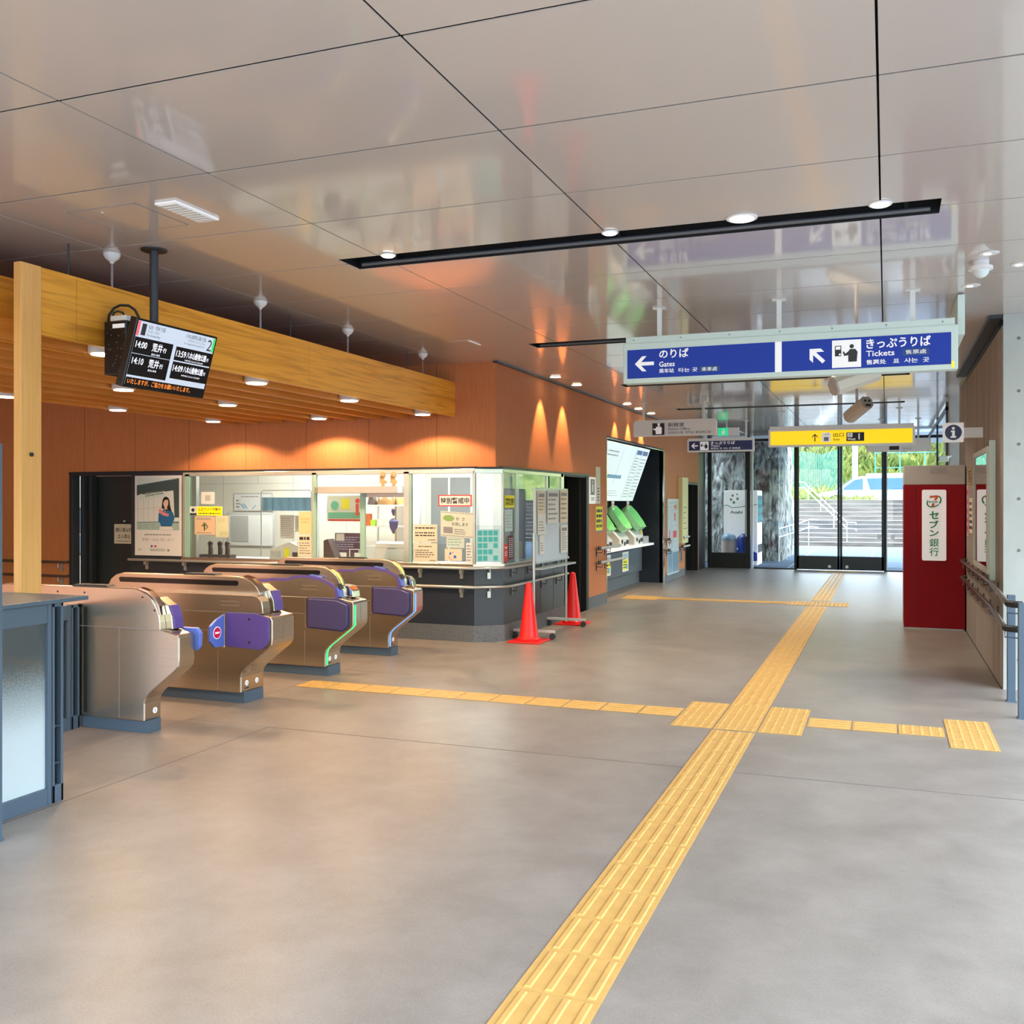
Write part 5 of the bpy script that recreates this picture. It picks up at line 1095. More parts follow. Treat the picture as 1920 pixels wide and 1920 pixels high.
q = MB(); F.rect(q, .438, .455, 2.52, 2.565, 0, .002); q.build('yellow_sticker', M['yellow'], t)
# edge-on sign right of it
t = T('hanging_sign', 'pale sign seen edge-on beside the right end of blue sign', 'sign', (.52, 8.3, 2.78), 'hanging direction signs')
MB().box(.495, .545, 8.0, 8.9, 2.80, 3.10).build('case', M['mint'], t, bevel=.004); MB().box(.500, .502, 8.01, 8.89, 2.82, 3.08).build('end_plate', M['cyan'], t)
# station office sign
t, F = hangsign('hanging_sign', 'grey Station Office sign with black attendant pictogram', -3.705, -2.415, 15.0, 2.58, 2.80, M['greysign'], (-3.55, -2.62), .10, .03)
q = MB(); F.rect(q, -3.40, -3.21, 2.595, 2.78, 0, .002); q.build('pictogram_plate', M['ink'], t)
q = MB(); F.disc(q, -3.30, 2.748, .018, .002); F.rect(q, -3.325, -3.275, 2.765, 2.775, .002); F.poly(q, [(-3.345, 2.61), (-3.255, 2.61), (-3.25, 2.70), (-3.265, 2.725), (-3.335, 2.725), (-3.355, 2.69), (-3.385, 2.70), (-3.39, 2.685), (-3.35, 2.665)], .002); q.build('pictogram', M['signwhite'], t)
F.text('駅務室', -3.155, 2.715, M['ink'], t, w=.25, h=.065, bold=.006); F.text('Station Office', -3.155, 2.665, M['ink'], t, w=.34, h=.038); F.text('车站办公室  역무실  車站辦公室', -3.155, 2.608, M['ink'], t, w=.66, h=.038)
# tickets sign
t, F = hangsign('hanging_sign', 'small navy Tickets sign with left arrow below Station Office sign', -3.62, -2.35, 19.0, 2.525, 2.76, M['greysign'], (-3.3, -2.5), .10, .03)
q = MB(); F.rect(q, -3.585, -2.38, 2.555, 2.735, 0, .002); q.build('navy_panel', M['signnavy'], t)
arrow(F, -3.475, 2.645, .13, PI, .022, M['signwhite'], t, .5); ticket_picto(F, -3.37, 2.56, .165, t)
F.text('きっぷうりば', -3.165, 2.665, M['signwhite'], t, w=.46, h=.06, bold=.012); F.text('Tickets', -3.165, 2.622, M['signwhite'], t, w=.17, h=.034, bold=.008); F.text('售票处 표 사는 곳 售票處', -3.165, 2.573, M['signwhite'], t, w=.56, h=.034)
# exit sign yellow
t, F = hangsign('hanging_sign', 'long yellow Exit sign with up arrow and black West 1 tag', -1.895, .44, 17.3, 2.50, 2.80, M['greysign'], (-1.68, .2), .14, .05)
q = MB(); F.rect(q, -1.86, .40, 2.53, 2.765, 0, .002); q.build('yellow_panel', M['yellow'], t)
arrow(F, -1.13, 2.645, .13, PI/2, .016, M['ink'], t, .45)
q = MB(); F.rect(q, -1.02, -.875, 2.57, 2.725, .002); q.build('pictogram_plate', M['signwhite'], t)
q = MB(); F.rect(q, -.985, -.91, 2.585, 2.65, .004); F.poly(q, [(-.97, 2.69), (-.955, 2.71), (-.94, 2.69)], .004); F.poly(q, [(-.93, 2.71), (-.90, 2.71), (-.915, 2.69)], .004); q.build('pictogram', M['inkg'], t)
F.text('出口', -.835, 2.65, M['ink'], t, w=.17, h=.068, bold=.01); F.text('Exit', -.83, 2.59, M['ink'], t, w=.10, h=.038, bold=.01)
q = MB(); F.rect(q, -.625, -.345, 2.575, 2.72, .002); q.build('black_tag', M['ink'], t)
q = MB(); F.rect(q, -.61, -.53, 2.645, 2.71, .004); q.build('west_plate', M['signwhite'], t); F.text('西', -.595, 2.65, M['ink'], t, h=.05, l=.0065)
F.text('West', -.61, 2.59, M['signwhite'], t, w=.13, h=.04, l=.005, bold=.02); F.text('1', -.435, 2.60, M['signwhite'], t, h=.10, l=.005, bold=.02)
t, F = hangsign('hanging_sign', 'grey sign partly hidden behind right end of yellow Exit sign', -.35, .77, 19.6, 2.50, 2.74, M['greysign'], (-.1, .55), .08, 0)
q = MB(); F.rect(q, .05, .22, 2.53, 2.60, .0); q.build('dark_panel', M['ink'], t); F.text('トイレ', .30, 2.53, M['ink'], t, h=.045)
# emergency exit light
t = T('emergency_exit_light', 'small green lit running man exit light above Tickets sign', 'sign', (-3.05, 19.6, 2.9))
MB().box(-3.2, -2.72, 19.62, 19.70, 2.87, 3.03).build('case', M['greysign'], t); q = MB(); FR((0, 19.618, 0), (1, 0, 0)).rect(q, -3.12, -2.93, 2.87, 3.03, 0, .003); q.build('lit_panel', mat('exitgreen', (.02, .6, .25), emit=((.03, .85, .35), .35)), t)
q = MB(); Fq = FR((0, 19.614, 0), (1, 0, 0)); Fq.disc(q, -3.01, 2.995, .012, 0); Fq.poly(q, [(-3.05, 2.89), (-3.03, 2.89), (-3.02, 2.93), (-2.99, 2.89), (-2.975, 2.90), (-3.0, 2.95), (-2.97, 2.96), (-3.01, 2.98), (-3.05, 2.96)], 0); q.build('running_figure', M['signwhite'], t)
MB().box(-2.97, -2.95, 19.64, 19.68, 3.03, CZ).build('hanger', M['tubewhite'], t)
# security camera
t = T('security_camera', 'smaller beige camera with lens side showing above the yellow Exit sign', 'camera', (-.36, 13.9, 2.7))
c0 = Vector((-.355, 13.9, 2.79)); dv = Vector((.30, -.93, .22)).normalized()
dr = Vector((.50, -.72, .34)).normalized(); Fc2 = FR(c0, dr.cross(Vector((0, 0, 1))).normalized()*-1, Vector((0, 0, 1)))
def obox(q, c, d, L, w, h, up=Vector((0, 0, 1)), bev=.0):
    s = d.cross(up).normalized(); u2 = s.cross(d)
    oct_ = [(-w/2, -h/4), (-w/4, -h/2), (w/4, -h/2), (w/2, -h/4), (w/2, h/4), (w/4, h/2), (-w/4, h/2), (-w/2, h/4)]
    vs = [c+d*a+s*x+u2*y for a in (-L/2, L/2) for x, y in oct_]; n = 8
    q.add(vs, [tuple(range(8)), tuple(range(15, 7, -1))]+[(i, (i+1) % 8, 8+(i+1) % 8, 8+i) for i in range(8)]); return s, u2
q = MB(); sx, ux = obox(q, c0, dr, .44, .17, .17); q.build('housing', M['beige'], t)
q = MB(); obox(q, c0+dr*.222, dr, .012, .14, .14); q.build('front_plate', M['greyeq'], t)
q = MB()
for a in (-.03, .03): q.tube([c0+dr*.226+sx*a+ux*.02, c0+dr*.235+sx*a+ux*.02], .016, 12)
obox(q, c0+dr*.23-ux*.045, dr, .01, .08, .03); q.build('lens', M['ink'], t)
MB().tube([(-.37, 13.93, 2.85), (-.37, 13.93, CZ)], .018, 10).build('stem', M['steelbar'], t)
t = T('security_camera', 'larger pale beige camera housing just under the big blue sign', 'camera', (-.26, 9.2, 2.5))
c1 = Vector((-.262, 9.2, 2.635)); dr = Vector((-.82, -.40, -.31)).normalized()
q = MB(); obox(q, c1, dr, .40, .19, .15); q.build('housing', mat('cream_case', (.72, .68, .58), rough=.4), t)
q = MB(); obox(q, c1+dr*.205, dr, .014, .175, .135); q.build('front_plate', M['greyeq'], t)
q = MB(); obox(q, c1+dr*.02+Vector((0, 0, .09)), dr, .46, .21, .02); q.build('sunshield', mat('cream_shield', (.74, .70, .60), rough=.4), t)
MB().tube([(-.25, 9.22, 2.66), (-.25, 9.22, CZ+.12)], .016, 10).build('stem', M['beige'], t)
t = T('wall_camera', 'small pale camera on a bracket above the red cash machine', 'camera', (.74, 15.2, 2.1))
MB().box(.69, .82, 15.1, 15.3, 2.13, 2.21).build('housing', M['mint'], t, bevel=.01); MB().tube([(.80, 15.3, 2.18), (.87, 15.5, 2.22)], .015, 8).build('bracket', M['greyeq'], t); MB().box(.675, .69, 15.12, 15.2, 2.14, 2.19).build('lens', M['ink'], t)
# added lamps, hidden in the ceiling slots to brighten the concourse floor
for i, (s0, s1) in enumerate(SLOTS):
    for k2, x in enumerate((-2.6, -.5)):
        t = T('added_slot_lamp', 'added unseen lamp inside the %s black ceiling slot' % ['nearest', 'second', 'third', 'farthest'][i], 'light', (x, (s0+s1)/2-.03, CZ+.07), 'added lamps inside the ceiling slots')
        MB().lathe((x, (s0+s1)/2-.03, CZ+.06), [(.045, 0), (.05, .005), (.05, .06)], 16).build('can', M['dark'], t)
        MB().lathe((x, (s0+s1)/2-.03, CZ+.055), [(.035, 0), (.038, .004)], 16).build('lens', M['lampwhite'], t)
        ld = bpy.data.lights.new('added_slot_lamp', 'SPOT'); ld.energy = 115 if i else 15; ld.color = (1, .88, .72); ld.spot_size = math.radians(125); ld.spot_blend = 1; ld.shadow_soft_size = .05
        lo = bpy.data.objects.new('added_slot_lamp', ld); COL.objects.link(lo); lo.parent = t; lo.location = (0, 0, -.045)
# ceiling fittings
t = T('ceiling_speaker_camera', 'white dome camera on the ceiling at upper right', 'camera', (.57, 7.0, CZ-.1))
MB().lathe((.57, 7.0, CZ), [(.05, 0), (.05, -.03), (.072, -.035), (.074, -.055), (.055, -.06)], 24).build('base', M['white'], t, smooth=True)
MB().lathe((.57, 7.0, CZ-.058), [(.052, 0), (.046, -.025), (.03, -.042), (.008, -.05)], 20).build('dome', mat('domewhite', (.66, .74, .72), rough=.15), t, smooth=True)
for i, (x, y, lab) in enumerate([(.60, 6.78, 'small white recessed downlight just nearer than the white dome camera'), (.57, 7.75, 'small white recessed downlight beyond the white dome camera'), (.82, 7.17, 'small white recessed downlight at the right frame edge')]):
    t = T('recessed_light', lab, 'light', (x, y, CZ), 'small ceiling downlights at the right')
    MB().lathe((x, y, CZ-.006), [(.055, 0), (.06, .003), (.06, .005)], 24).build('rim', M['white'], t); MB().lathe((x-.01, y, CZ-.009), [(.022, 0), (.022, .003)], 16).build('lamp', M['lampwhite'], t)
for i, (x, y) in enumerate([(-2.93, 5.44), (-1.49, 5.44), (-.74, 5.42), (-.03, 5.42)]):
    t = T('slot_light', ['leftmost', 'second from left', 'third from left', 'rightmost'][i]+' round white light at the near edge of the first black ceiling slot', 'light', (x, y, CZ), 'round lights along the first ceiling slot')
    rr = (.05, .05, .085, .06)[i]; MB().lathe((x, y+.035, CZ-.008), [(rr*.97, 0), (rr, .004), (rr, .007)], 28).build('rim', M['white'], t); MB().lathe((x, y+.035, CZ-.014), [(rr*.72, 0), (rr*.8, .006)], 24).build('lens', M['lampwhite'] if i else M['lamp'], t)
for i, (x, y) in enumerate([(-3.83, 11.52), (-3.83, 12.41), (-3.83, 15.1), (-3.85, 15.95), (-3.85, 16.88)]):
    t = T('wall_washer', ['nearest', 'second nearest', 'middle', 'second farthest', 'farthest'][i]+' lit downlight in the ceiling along the orange concourse wall', 'light', (x, y, CZ), 'downlights along the orange wall')
    MB().lathe((x, y, CZ-.006), [(.075, 0), (.08, .003), (.08, .005)], 24).build('rim', M['white'], t); MB().lathe((x, y, CZ-.010), [(.062, 0), (.065, .004)], 24).build('lens', M['lamp'], t)
    ld = bpy.data.lights.new('washer_lamp', 'SPOT'); ld.energy = 70; ld.color = (1, .62, .30); ld.spot_size = math.radians(52); ld.spot_blend = .5; ld.shadow_soft_size = .03
    lo = bpy.data.objects.new('washer_lamp', ld); COL.objects.link(lo); lo.parent = t; lo.location = (0, 0, -.02); lo.rotation_euler = (0, math.radians(12), 0)
t = T('ceiling_vent', 'white slatted air grille in the ceiling at upper left', 'vent', (-3.49, 4.26, CZ))
q = MB().box(-3.555, -3.42, 4.09, 4.44, CZ-.012, CZ-.002); q.build('frame', M['signwhite'], t)
q = MB()
for k2 in range(9): q.box(-3.545, -3.43, 4.11+k2*.036, 4.135+k2*.036, CZ-.016, CZ-.013)
q.build('louvre', M['white'], t)
t = T('access_hatch', 'square outlined access hatch in ceiling beside the air grille', 'hatch', (-3.88, 4.27, CZ))
q = MB()
for (a, b, c, d2) in ((-4.11, -3.66, 4.06, 4.064), (-4.11, -3.66, 4.48, 4.484), (-4.11, -4.106, 4.06, 4.484), (-3.664, -3.66, 4.06, 4.484)): q.box(a, b, c, d2, CZ-.0025, CZ-.0005)
q.build('outline', M['inkg'], t); MB().box(-4.106, -3.664, 4.064, 4.48, CZ-.0012, CZ-.0004).build('hatch_panel', M['ceil'], t); MB().tube([(-3.93, 4.12, CZ-.003), (-3.93, 4.12, CZ-.006)], .008, 8).build('latch', M['white'], t)
t = T('ceiling_plate', 'thin outlined ceiling plate beyond the first ceiling slot', 'panel', (-3.87, 8.77, CZ))
MB().box(-4.0, -3.74, 8.63, 8.92, CZ-.004, CZ-.001).build('plate', M['ceil'], t); MB().box(-3.76, -3.74, 8.63, 8.92, CZ-.007, CZ-.0045).build('edge_strip', M['signwhite'], t)

# ------------------------------------------------------------------ traffic cones and whiteboard
def cone(x, y, h, label):
    t = T('traffic_cone', label, 'traffic cone', (x, y, 0), 'red cones by the ticket office')
    q = MB(); q.box(x-.19, x+.19, y-.19, y+.19, 0, .018); q.build('base', M['cone'], t, bevel=.006)
    MB().lathe((x, y, .018), [(.13, 0), (.132, .018), (.118, .03), (.112, .034), (.105, .05), (.036, h-.05), (.030, h-.03), (.018, h-.02)], 28).build('cone', M['cone'], t, smooth=True)
cone(-3.72, 10.25, .66, 'red traffic cone in front of the rolling whiteboard'); cone(-3.74, 11.95, .66, 'red traffic cone behind far foot of the rolling whiteboard')
t = T('whiteboard', 'rolling whiteboard covered with notices beside the ticket office', 'whiteboard', (-3.78, 11.1, 0))
Fwb = FR((-3.73, 0, 0), (0, 1, 0)); ya, yb = 10.50, 11.68
q = MB(); Fwb.rect(q, ya, yb, .86, 1.71, -.02, .02); q.build('board', mat('wbsurf', (.62, .70, .76), rough=.2), t)
q = MB()
for (a, b, c, d2) in ((ya-.01, yb+.01, .845, .865), (ya-.01, yb+.01, 1.705, 1.72), (ya-.015, ya+.01, .845, 1.72), (yb-.01, yb+.015, .845, 1.72)): Fwb.rect(q, a, b, c, d2, -.024, .03)
q.build('frame', M['steelbar'], t)
q = MB(); Fwb.rect(q, ya, yb+.15, .78, .80, -.03, .10); q.build('pen_tray', M['steelbar'], t)
for y in (ya-.02, yb): q = MB(); q.tube([(-3.745, y, .06), (-3.745, y, 1.70 if y > 11 else 1.2)], .016, 10); q.build('leg', M['steelbar'], t)
q = MB(); q.tube([(-3.745, ya, .25), (-3.745, yb, .25)], .012, 8); q.build('cross_bar', M['steelbar'], t) if False else None
for y in (ya-.02, yb):
    MB().box(-4.0, -3.49, y-.018, y+.018, .075, .105).build('foot', M['greyeq'], t, bevel=.004)
    for x in (-3.97, -3.52):
        q = MB(); q.tube([(x, y-.018, .036), (x, y+.018, .036)], .034, 16); q.box(x-.012, x+.012, y-.015, y+.015, .05, .08); q.build('caster', M['ink'], t)
def wbn(lab, y0, y1, z0, z1, m, n, dark=True):
    t2 = T('board_notice', lab, 'notice', (-3.72, (y0+y1)/2, z0), 'notices on the whiteboard')
    q = MB(); Fwb.rect(q, y0, y1, z0, z1, .012, .002); q.build('sheet', m, t2)
    q = MB(); Fwb.lines(q, y0+.03, y1-.03, z0+.03, z1-.08, n, .0145, fill=.35); q.build('small_print', M['inkg'], t2)
    if dark: q = MB(); Fwb.rect(q, y0+.04, y1-.04, z1-.07, z1-.03, .0145); q.build('heading', M['inkg'], t2)
wbn('cream sheet at the upper left of the whiteboard', 10.53, 10.80, 1.42, 1.68, M['cream'], 4)
wbn('white sheet under the cream one on left of whiteboard', 10.54, 10.81, 1.18, 1.42, M['paper'], 4, False)
wbn('large white sheet with grey heading at top centre of whiteboard', 10.88, 11.30, 1.30, 1.69, M['paper'], 5)
wbn('cream sheet at the upper right of the whiteboard', 11.36, 11.66, 1.30, 1.70, M['cream'], 5)
wbn('long white sheet of print at the lower right of the whiteboard', 11.38, 11.66, .93, 1.27, M['paper'], 9)
wbn('narrow white sheet low on the left of the whiteboard', 10.60, 10.76, .95, 1.17, M['paper'], 4, False)

# ------------------------------------------------------------------ tactile paving tiles
TS = .2885
def tile_mesh(kind):
    q = MB(); s = TS/2-.0015; q.box(-s, s, -s, s, 0, .003)
    if kind == 'bar':
        for k2 in range(4):
            x = -s+.0375+k2*.0713
            q.add([(x-.0135, -s+.01, .003), (x+.0135, -s+.01, .003), (x+.0135, s-.01, .003), (x-.0135, s-.01, .003), (x-.0085, -s+.016, .008), (x+.0085, -s+.016, .008), (x+.0085, s-.016, .008), (x-.0085, s-.016, .008)], [(4, 5, 6, 7), (0, 1, 5, 4), (1, 2, 6, 5), (2, 3, 7, 6), (3, 0, 4, 7)])
    else:
        for i in range(5):
            for k2 in range(5):
                x, y = -s+.0285+i*.0572, -s+.0285+k2*.0572
                q.lathe((x, y, .003), [(.0115, 0), (.0075, .005)], 8)
    o = q.build('tactile_tile', M['tile'], local=True); me = o.data; bpy.data.objects.remove(o); me.name = kind; return me
BAR, DOT = tile_mesh('bar'), tile_mesh('dot')
def tile(kind, x, y, rot, label, group):
    o = bpy.data.objects.new('tactile_tile', BAR if kind == 'bar' else DOT); COL.objects.link(o); o.location = (x, y, .0012); o.rotation_euler = (0, 0, rot)
    tag(o, label, 'tactile tile', group)
MX = -.965
y = 2.918+TS/2-7*.2915
while y < 6.70:
    tile('bar', MX, y, 0, 'yellow bar tile in the long path between viewer and the dotted crossing', 'near path bar tiles'); y += .2915
for i in range(3):
    for k2 in range(3):
        tile('dot', MX+(i-1)*.296, 6.745+TS/2+k2*.289, 0, 'yellow dotted tile in the square block where the tactile paths cross', 'dotted crossing tiles')
y = 7.612+TS/2; 
while y < 22.6:
    if not 15.25 < y < 16.05: tile('bar', MX, y, 0, 'yellow bar tile in the long path from the crossing to the entrance', 'far path bar tiles')
    y += .2915
x = -1.41-.15
for k2 in range(11):
    tile('dot' if k2 == 10 else 'bar', x, 7.185, PI/2, 'yellow tile in the narrow path from the crossing to the ticket gates' if k2 < 10 else 'yellow dotted tile ending the path at the ticket gates', 'tiles towards the gates' if k2 < 10 else None); x -= .2955
    if k2 == 10: pass
for k2, x in enumerate((-.37, -.075, .22)): tile('bar' if k2 < 2 else 'dot', x, 7.185, PI/2, 'yellow bar tile just right of the dotted crossing' if k2 < 2 else 'lone yellow dotted tile leading to the right end block', 'tiles right of the crossing' if k2 < 2 else None)
for k2 in range(3): tile('dot', .522, 6.90+k2*.29, 0, 'yellow dotted tile in the end block near the right posts', 'right end block tiles')
for i in range(3):
    for k2 in range(2): tile('dot', MX+(i-1)*.29, 15.45+k2*.29, 0, 'yellow dotted tile in the small crossing level with ticket recess', 'far crossing tiles')
x = MX-.435-.145
for k2 in range(7): tile('bar', x, 15.6, PI/2, 'yellow bar tile in the branch towards the ticket machines', 'tiles towards the ticket machines'); x -= .29
for i in range(2):
    for k2 in range(2): tile('dot', x-i*.29, 15.46+k2*.29, 0, 'yellow dotted tile in the block before the ticket recess', 'end block tiles at ticket recess')
for i in range(3): tile('dot', MX+(i-1)*.29, 22.95, 0, 'yellow dotted tile directly before the glass entrance', 'entrance dotted tiles')

# ------------------------------------------------------------------ outside
S(MB().box(-40, 40, 23.62, 36.3, -.1, -.01).build('ground_terrace', M['paver']))
q = MB()
for x in (-2.2, -1.3, -.4, .5, 1.4): q.box(x, x+.015, 23.7, 36.3, -.009, -.006)
for y in (25.2, 27.6, 30.5, 33.6): q.box(-6, 6, y, y+.03, -.009, -.006)
S(q.build('trim_24', mat('paverjoint', (.30, .36, .42))))
S(MB().box(-40, 4.5, -40, -6.01, -.1, -.02).box(4.42, 40, -40, 23.6, -.1, -.02).build('ground_street', M['paver']))
S(MB().box(-4.5, 1.2, 23.56, 28.5, 3.15, 3.35).build('ceiling_porch', M['white']))
# stone pier
bm = bmesh.new()
def rockwall(name, x0, x1, y0, y1, z1):
    q = MB(); n = 14; m_ = 16
    def grid(P, nu, nv):
        b = len(q.v)
        for j_ in range(nv+1):
            for i_ in range(nu+1): q.v.append(tuple(P(i_/nu, j_/nv)))
        for j_ in range(nv):
            for i_ in range(nu): a = b+j_*(nu+1)+i_; q.f.append([a, a+1, a+nu+2, a+nu+1]); q.mi.append(0)
    rnd = random.Random(3); H = {}
    def h(a, b): 
        k3 = (round(a*4), round(b*2.2)); return H.setdefault(k3, rnd.uniform(0, .09))
    grid(lambda u, v: (x0+(x1-x0)*u, y0-h(u*(x1-x0), v*z1)*(0 if u == 1 else 1), z1*v), 22, 16)
    grid(lambda u, v: (x1+h(9+u*(y1-y0), v*z1)*(0 if u == 0 else 1), y0+(y1-y0)*u, z1*v), 24, 16)
    S(q.build(name, M['rockwall']))
rockwall('wall_stone', -6.5, -2.66, 26.6, 30.4, 3.6)
rockwall('wall_stone_left', -6.5, -3.45, 25.9, 26.6, 3.6)
S(MB().box(-8, -6.5, 23.6, 31, 0, 3.6).build('wall_outer_left', M['concrete']))
# vending machine with side panel towards the viewer
t = T('vending_machine', 'white drinks vending machine with green leaf pattern outside left door', 'vending machine', (-3.45, 25.2, 0))
MB().box(-3.80, -2.98, 24.75, 25.75, -.01, 1.85).build('cabinet', M['signwhite'], t, bevel=.01)
Fv = FR((-3.8, 24.749, 0), (1, 0, 0))
q = MB()
for (a, b, r) in ((.18, 1.62, .03), (.22, 1.72, .028), (.34, 1.64, .032), (.33, 1.75, .02), (.25, 1.55, .034), (.12, .66, .035), (.17, .58, .03), (.06, .72, .022), (.22, .48, .02)): Fv.disc(q, a, b, r, 0, .002, 7, r*1.2)
q.build('leaf_print', M['green'], t)
q = MB(); Fv.line(q, [(.0, 1.47), (.09, 1.48), (.2, 1.42), (.36, 1.43), (.82, 1.5)], .018, 0, .002); Fv.line(q, [(.0, .44), (.1, .40)], .012, 0, .002); q.build('line_print', mat('vline', (.12, .32, .25)), t)
Fv.text('Asahi', .16, 1.27, M['signnavy'], t, w=.30, h=.075, bold=.02)
q = MB(); Fv.poly(q, [(.28, .5), (.33, .68), (.42, .74), (.60, .70), (.60, .38), (.34, .40)], 0, .002); Fv.poly(q, [(.1, .32), (.5, .42), (.82, .30), (.82, .10), (.6, .1)], 0, .002); q.build('swirl_print', mat('vblue', (.02, .08, .45)), t)
Fv2 = FR((-2.979, 24.75, 0), (0, 1, 0)); q = MB(); Fv2.rect(q, .06, .94, 1.05, 1.72, 0, .01); q.build('display_window', mat('vwin', (.25, .40, .50), rough=.15), t)
q = MB()
for r_ in range(3):
    for k2 in range(8): Fv2.rect(q, .09+k2*.105, .15+k2*.105, 1.10+r_*.2, 1.22+r_*.2, .01, .004)
q.build('bottle_print', M['teal'], t); q = MB(); Fv2.rect(q, .1, .9, .3, .5, 0, .01); q.build('delivery_flap', M['ink'], t)
for i, (x, c_, lab) in enumerate([(-3.62, 'grey', 'rounded grey waste bin with clear bag before vending machine'), (-3.22, 'blue', 'blue recycling bin before the vending machine')]):
    t = T('waste_bin', lab, 'bin', (x, 24.4, 0))
    MB().lathe((x, 24.4, 0), [(.13, 0), (.17, .05), (.18, .62)], 24).build('body', mat('bin%d' % i, (.55, .50, .46) if i == 0 else (.04, .10, .55), rough=.35), t, smooth=True)
    MB().lathe((x, 24.4, .62), [(.185, 0), (.185, .03), (.16, .11), (.09, .16), (.02, .17)], 24).build('lid', mat('binlid%d' % i, (.25, .40, .50) if i == 0 else (.02, .05, .3), rough=.3), t, smooth=True)
    if i == 0: MB().lathe((x, 24.4, .30), [(.182, 0), (.189, .15), (.186, .30)], 24).build('bag', mat('binbag', (.72, .60, .55), rough=.4), t, smooth=True)
def railing(name, label, pts, posts, r=.015, zg=0, group=None):
    t = T(name, label, 'railing', pts[0], group)
    for off in (0, -.22): MB().tube([(a, b, c+off) for a, b, c in pts], r, 8).build('rail', M['tubewhite'], t, smooth=True)
    for (x, y, z, zb) in posts: MB().tube([(x, y, zb), (x, y, z)], r*.8, 8).build('post', M['tubewhite'], t)
    return t
railing('railing', 'white pipe railing beside the rough stone wall outside', [(-2.62, 26.5, .82), (-2.62, 26.3, .86), (-2.35, 28.2, .95), (-2.1, 30.4, 1.05), (-1.9, 30.5, 1.02)], [(-2.62, 26.3, .86, 0), (-2.5, 27.2, .9, 0), (-2.15, 30.2, 1.0, 0)])
# steps
R0, RZ, N_ = 36.4, .150, 11
q = MB(); qe = MB()
for i in range(N_):
    q.box(-14, 14, R0+i*.32, R0+(i+1)*.32 if i < N_-1 else R0+i*.32+.5, -.01, RZ*(i+1)-.02)
    qe.box(-14, 14, R0+i*.32-.012, R0+(i+1)*.32 if i < N_-1 else R0+i*.32+.5, RZ*(i+1)-.02, RZ*(i+1))
S(q.build('stairs_outside', M['step'])); S(qe.build('trim_25', M['stepedge']))
TOP = RZ*N_; TY = R0+N_*.32
t = T('stair_railing', 'double white stair handrail descending the outdoor steps', 'railing', (-2.2, 38, .5))
xr = -1.2
pa = (-3.05, TY+.3, TOP+.70); pb = (-1.3, R0+.1, .85); 
for off in (0, -.22):
    MB().tube([(pa[0]-.25, pa[1], pa[2]+off), (pa[0], pa[1], pa[2]+off), (pb[0], pb[1], pb[2]+off), (pb[0]+.3, pb[1]-.3, pb[2]+off), (pb[0]+.32, pb[1]-.3, pb[2]+off-.08)], .018, 8).build('rail', M['tubewhite'], t, smooth=True)
for f in (.12, .42, .72, 1.0):
    x, y, z = (pa[i]+(pb[i]-pa[i])*f for i in range(3)); MB().tube([(x, y, max(0, z-.95)), (x, y, z)], .013, 8).build('post', M['tubewhite'], t)
# upper ground, kerb plants, van
S(MB().box(-40, 40, TY+.2, 90, -.1, 1.28).build('ground_upper', M['paver']))
def bushes(name, label, x0, x1, y0, y1, z0, hgt, n, seed, m, cat='shrubs'):
    rnd = random.Random(seed); q = MB()
    for _ in range(n):
        x, y = rnd.uniform(x0, x1), rnd.uniform(y0, y1); z = z0(x, y) if callable(z0) else z0
        H = hgt*rnd.uniform(.5, 1.1)
        for k2 in range(7):
            a = rnd.uniform(0, 2*PI); tx, ty = math.cos(a)*H*.5, math.sin(a)*H*.5; w_ = H*.07
            zz = z+H*rnd.uniform(.5, 1)
            q.add([(x-w_*math.sin(a), y+w_*math.cos(a), z), (x+w_*math.sin(a), y-w_*math.cos(a), z), (x+tx*.6+w_*math.sin(a), y+ty*.6-w_*math.cos(a), z+(zz-z)*.7), (x+tx, y+ty, zz), (x+tx*.6-w_*math.sin(a), y+ty*.6+w_*math.cos(a), z+(zz-z)*.7)], [(0, 1, 2, 3, 4)])
    o = q.build(name, m); o['kind'] = 'stuff'; o['label'] = label; o['category'] = cat; return o
bushes('low_plants', 'low yellow-green plants along the top of the steps', -4.4, -.45, TY+.25, TY+.7, 1.28, .62, 260, 5, M['grass'])
# grass bank
q = MB(); nx, ny = 40, 14
def bank(x, y): f = max(0, min(1, (y-48)/9)); return 1.3+f*f*(3-2*f)*5.2+.25*math.sin(x*.9)*f+.2*math.sin(x*2.1+y)*f
for j_ in range(ny+1):
    for i_ in range(nx+1): x = -16+32*i_/nx; y = 47+13*j_/ny; q.v.append((x, y, bank(x, y)))
for j_ in range(ny):
    for i_ in range(nx): a = j_*(nx+1)+i_; q.f.append([a, a+1, a+nx+2, a+nx+1]); q.mi.append(0)
S(q.build('ground_bank', M['grass'], smooth=True))
bushes('bank_weeds', 'tall sunlit yellow-green weeds covering the bank behind the van', -7, 5, 47.5, 56, bank, 1.1, 1300, 9, mat('weeds', (.13, .20, .04), rough=.9, noise=((.36, .38, .10), (1.2, 1.2, 1.2), 5, .35, .65, 0)), 'weeds')
t = T('green_fence', 'teal green slatted fence on the grassy bank', 'fence', (-4.5, 55, 6))
for seg_, (xa, ya_, za, xb, yb_, zb) in enumerate([(-4.2, 48.6, 2.9, -2.9, 49.0, 2.7), (-2.9, 49.0, 2.7, -1.9, 48.6, 3.0)]):
    q = MB(); n = 16
    for i in range(n):
        f = i/n; x = xa+(xb-xa)*f; y = ya_+(yb_-ya_)*f; z = za+(zb-za)*f; q.box(x, x+abs(xb-xa)/n*.55, y, y+.05, z-1.0, z+1.15)
    q.build('slat_panel', M['fencegreen'], t)
t = T('green_fence', 'thin dark green mesh fence along the top of bank at right', 'fence', (1.5, 53, 4))
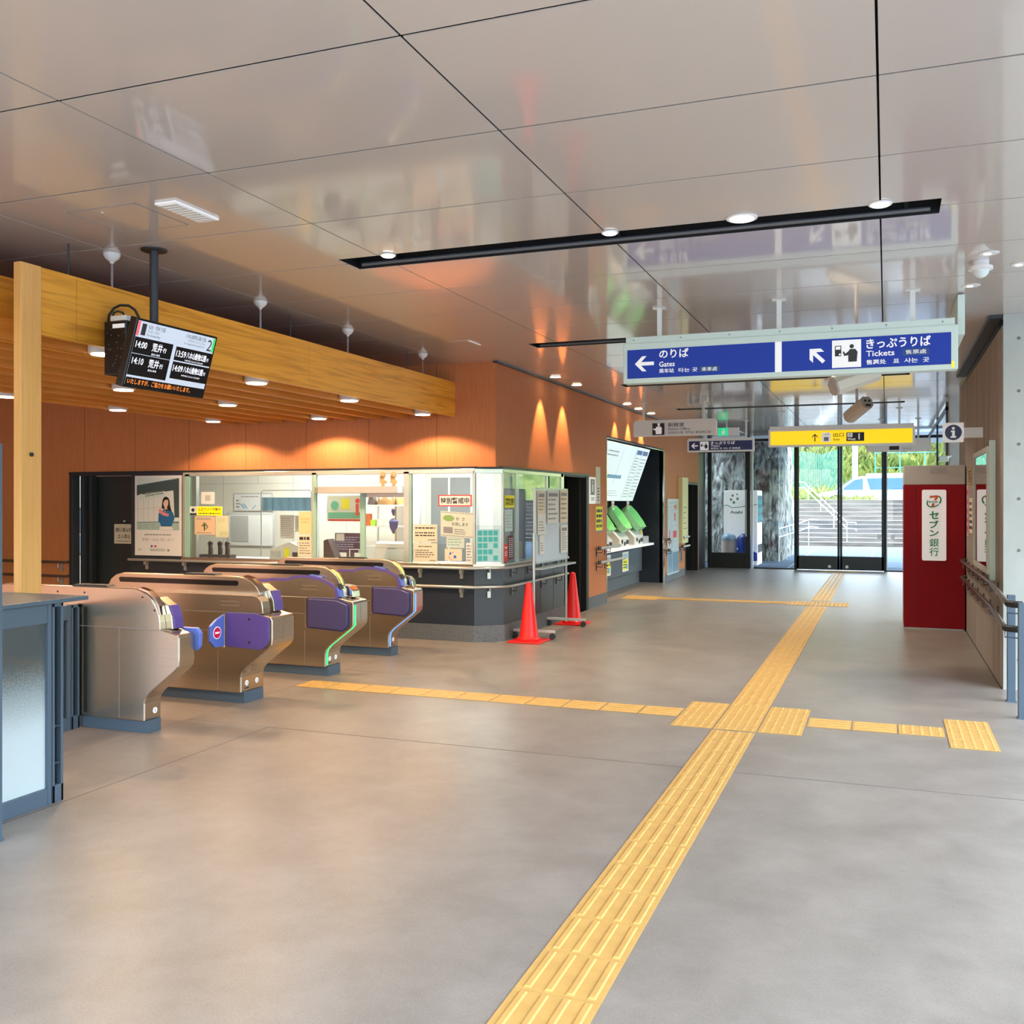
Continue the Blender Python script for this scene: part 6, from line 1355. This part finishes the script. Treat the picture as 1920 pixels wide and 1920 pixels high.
for i in range(6): MB().tube([(-.5+i*1.1, 50, 2.0), (-.5+i*1.1, 50, 4.6)], .035, 6).build('post', M['fencegreen'], t)
q = MB()
for z in (3.2, 3.9, 4.5): q.tube([(-.5, 50, z), (5, 50, z)], .025, 6)
q.build('rail', M['fencegreen'], t)
t = T('lamp_post', 'pale blue pole rising behind the parked white van', 'post', (-1.6, 46.5, TOP)); MB().tube([(-1.30, 46, 1.28), (-1.30, 46, 7)], .12, 10).build('pole', mat('pale_pole', (.45, .58, .72)), t)
MB().lathe((-1.30, 46, 1.28), [(.22, 0), (.22, .05), (.14, .06)], 12).build('base_collar', mat('pale_pole2', (.45, .58, .72)), t)
# van, nose to the left
vx0, vx1, vy, vz = -2.7, 1.9, 42.6, 1.27
t = T('parked_van', 'white estate van with blue tinted windows parked above the steps', 'van', ((vx0+vx1)/2, vy+.85, vz))
prof = [(vx0, vz+.25), (vx0+.02, vz+.55), (vx0+.12, vz+.68), (vx0+.75, vz+.78), (vx0+1.45, vz+1.28), (vx0+1.75, vz+1.36), (vx1-.35, vz+1.40), (vx1-.12, vz+1.32), (vx1, vz+.8), (vx1, vz+.25)]
q = MB(); q.prism(prof, 'y', vy, vy+1.7); q.build('body', M['van'], t, bevel=.06, seg=3)
q = MB(); q.prism([(vx0+.95, vz+.80), (vx0+1.48, vz+1.20), (vx0+1.80, vz+1.26), (vx0+1.80, vz+.80)], 'y', vy-.008, vy); q.prism([(vx0+1.95, vz+1.26), (vx1-.42, vz+1.29), (vx1-.30, vz+.82), (vx0+2.08, vz+.80)], 'y', vy-.008, vy); q.build('side_window', M['vanglass'], t)
q = MB(); q.prism([(vx0+.70, vz+.80), (vx0+1.40, vz+1.28), (vx0+1.42, vz+1.26), (vx0+.74, vz+.79)], 'y', vy+.1, vy+1.6); q.build('windscreen', M['vanglass'], t)
q = MB(); q.box(vx0+.9, vx0+1.05, vy-.15, vy, vz+.76, vz+.88); q.build('wing_mirror', M['van'], t, bevel=.02)
for x in (vx0+.75, vx1-.85):
    q = MB(); q.tube([(x, vy-.02, vz+.3), (x, vy+.2, vz+.3)], .30, 20); w_ = q.build('wheel', M['ink'], t); q = MB(); q.tube([(x, vy-.03, vz+.3), (x, vy-.02, vz+.3)], .18, 16); q.build('wheel_hub', M['greyeq'], w_)
for y in (vy+.15, vy+1.5): MB().tube([(vx0+1.9, y, vz+1.44), (vx1-.5, y, vz+1.46)], .02, 6).build('roof_rail', M['greyeq'], t)
q = MB(); q.box(vx1-.75, vx1-.45, vy+.6, vy+.7, vz+1.42, vz+1.62); q.build('roof_sign', M['fencegreen'], t)
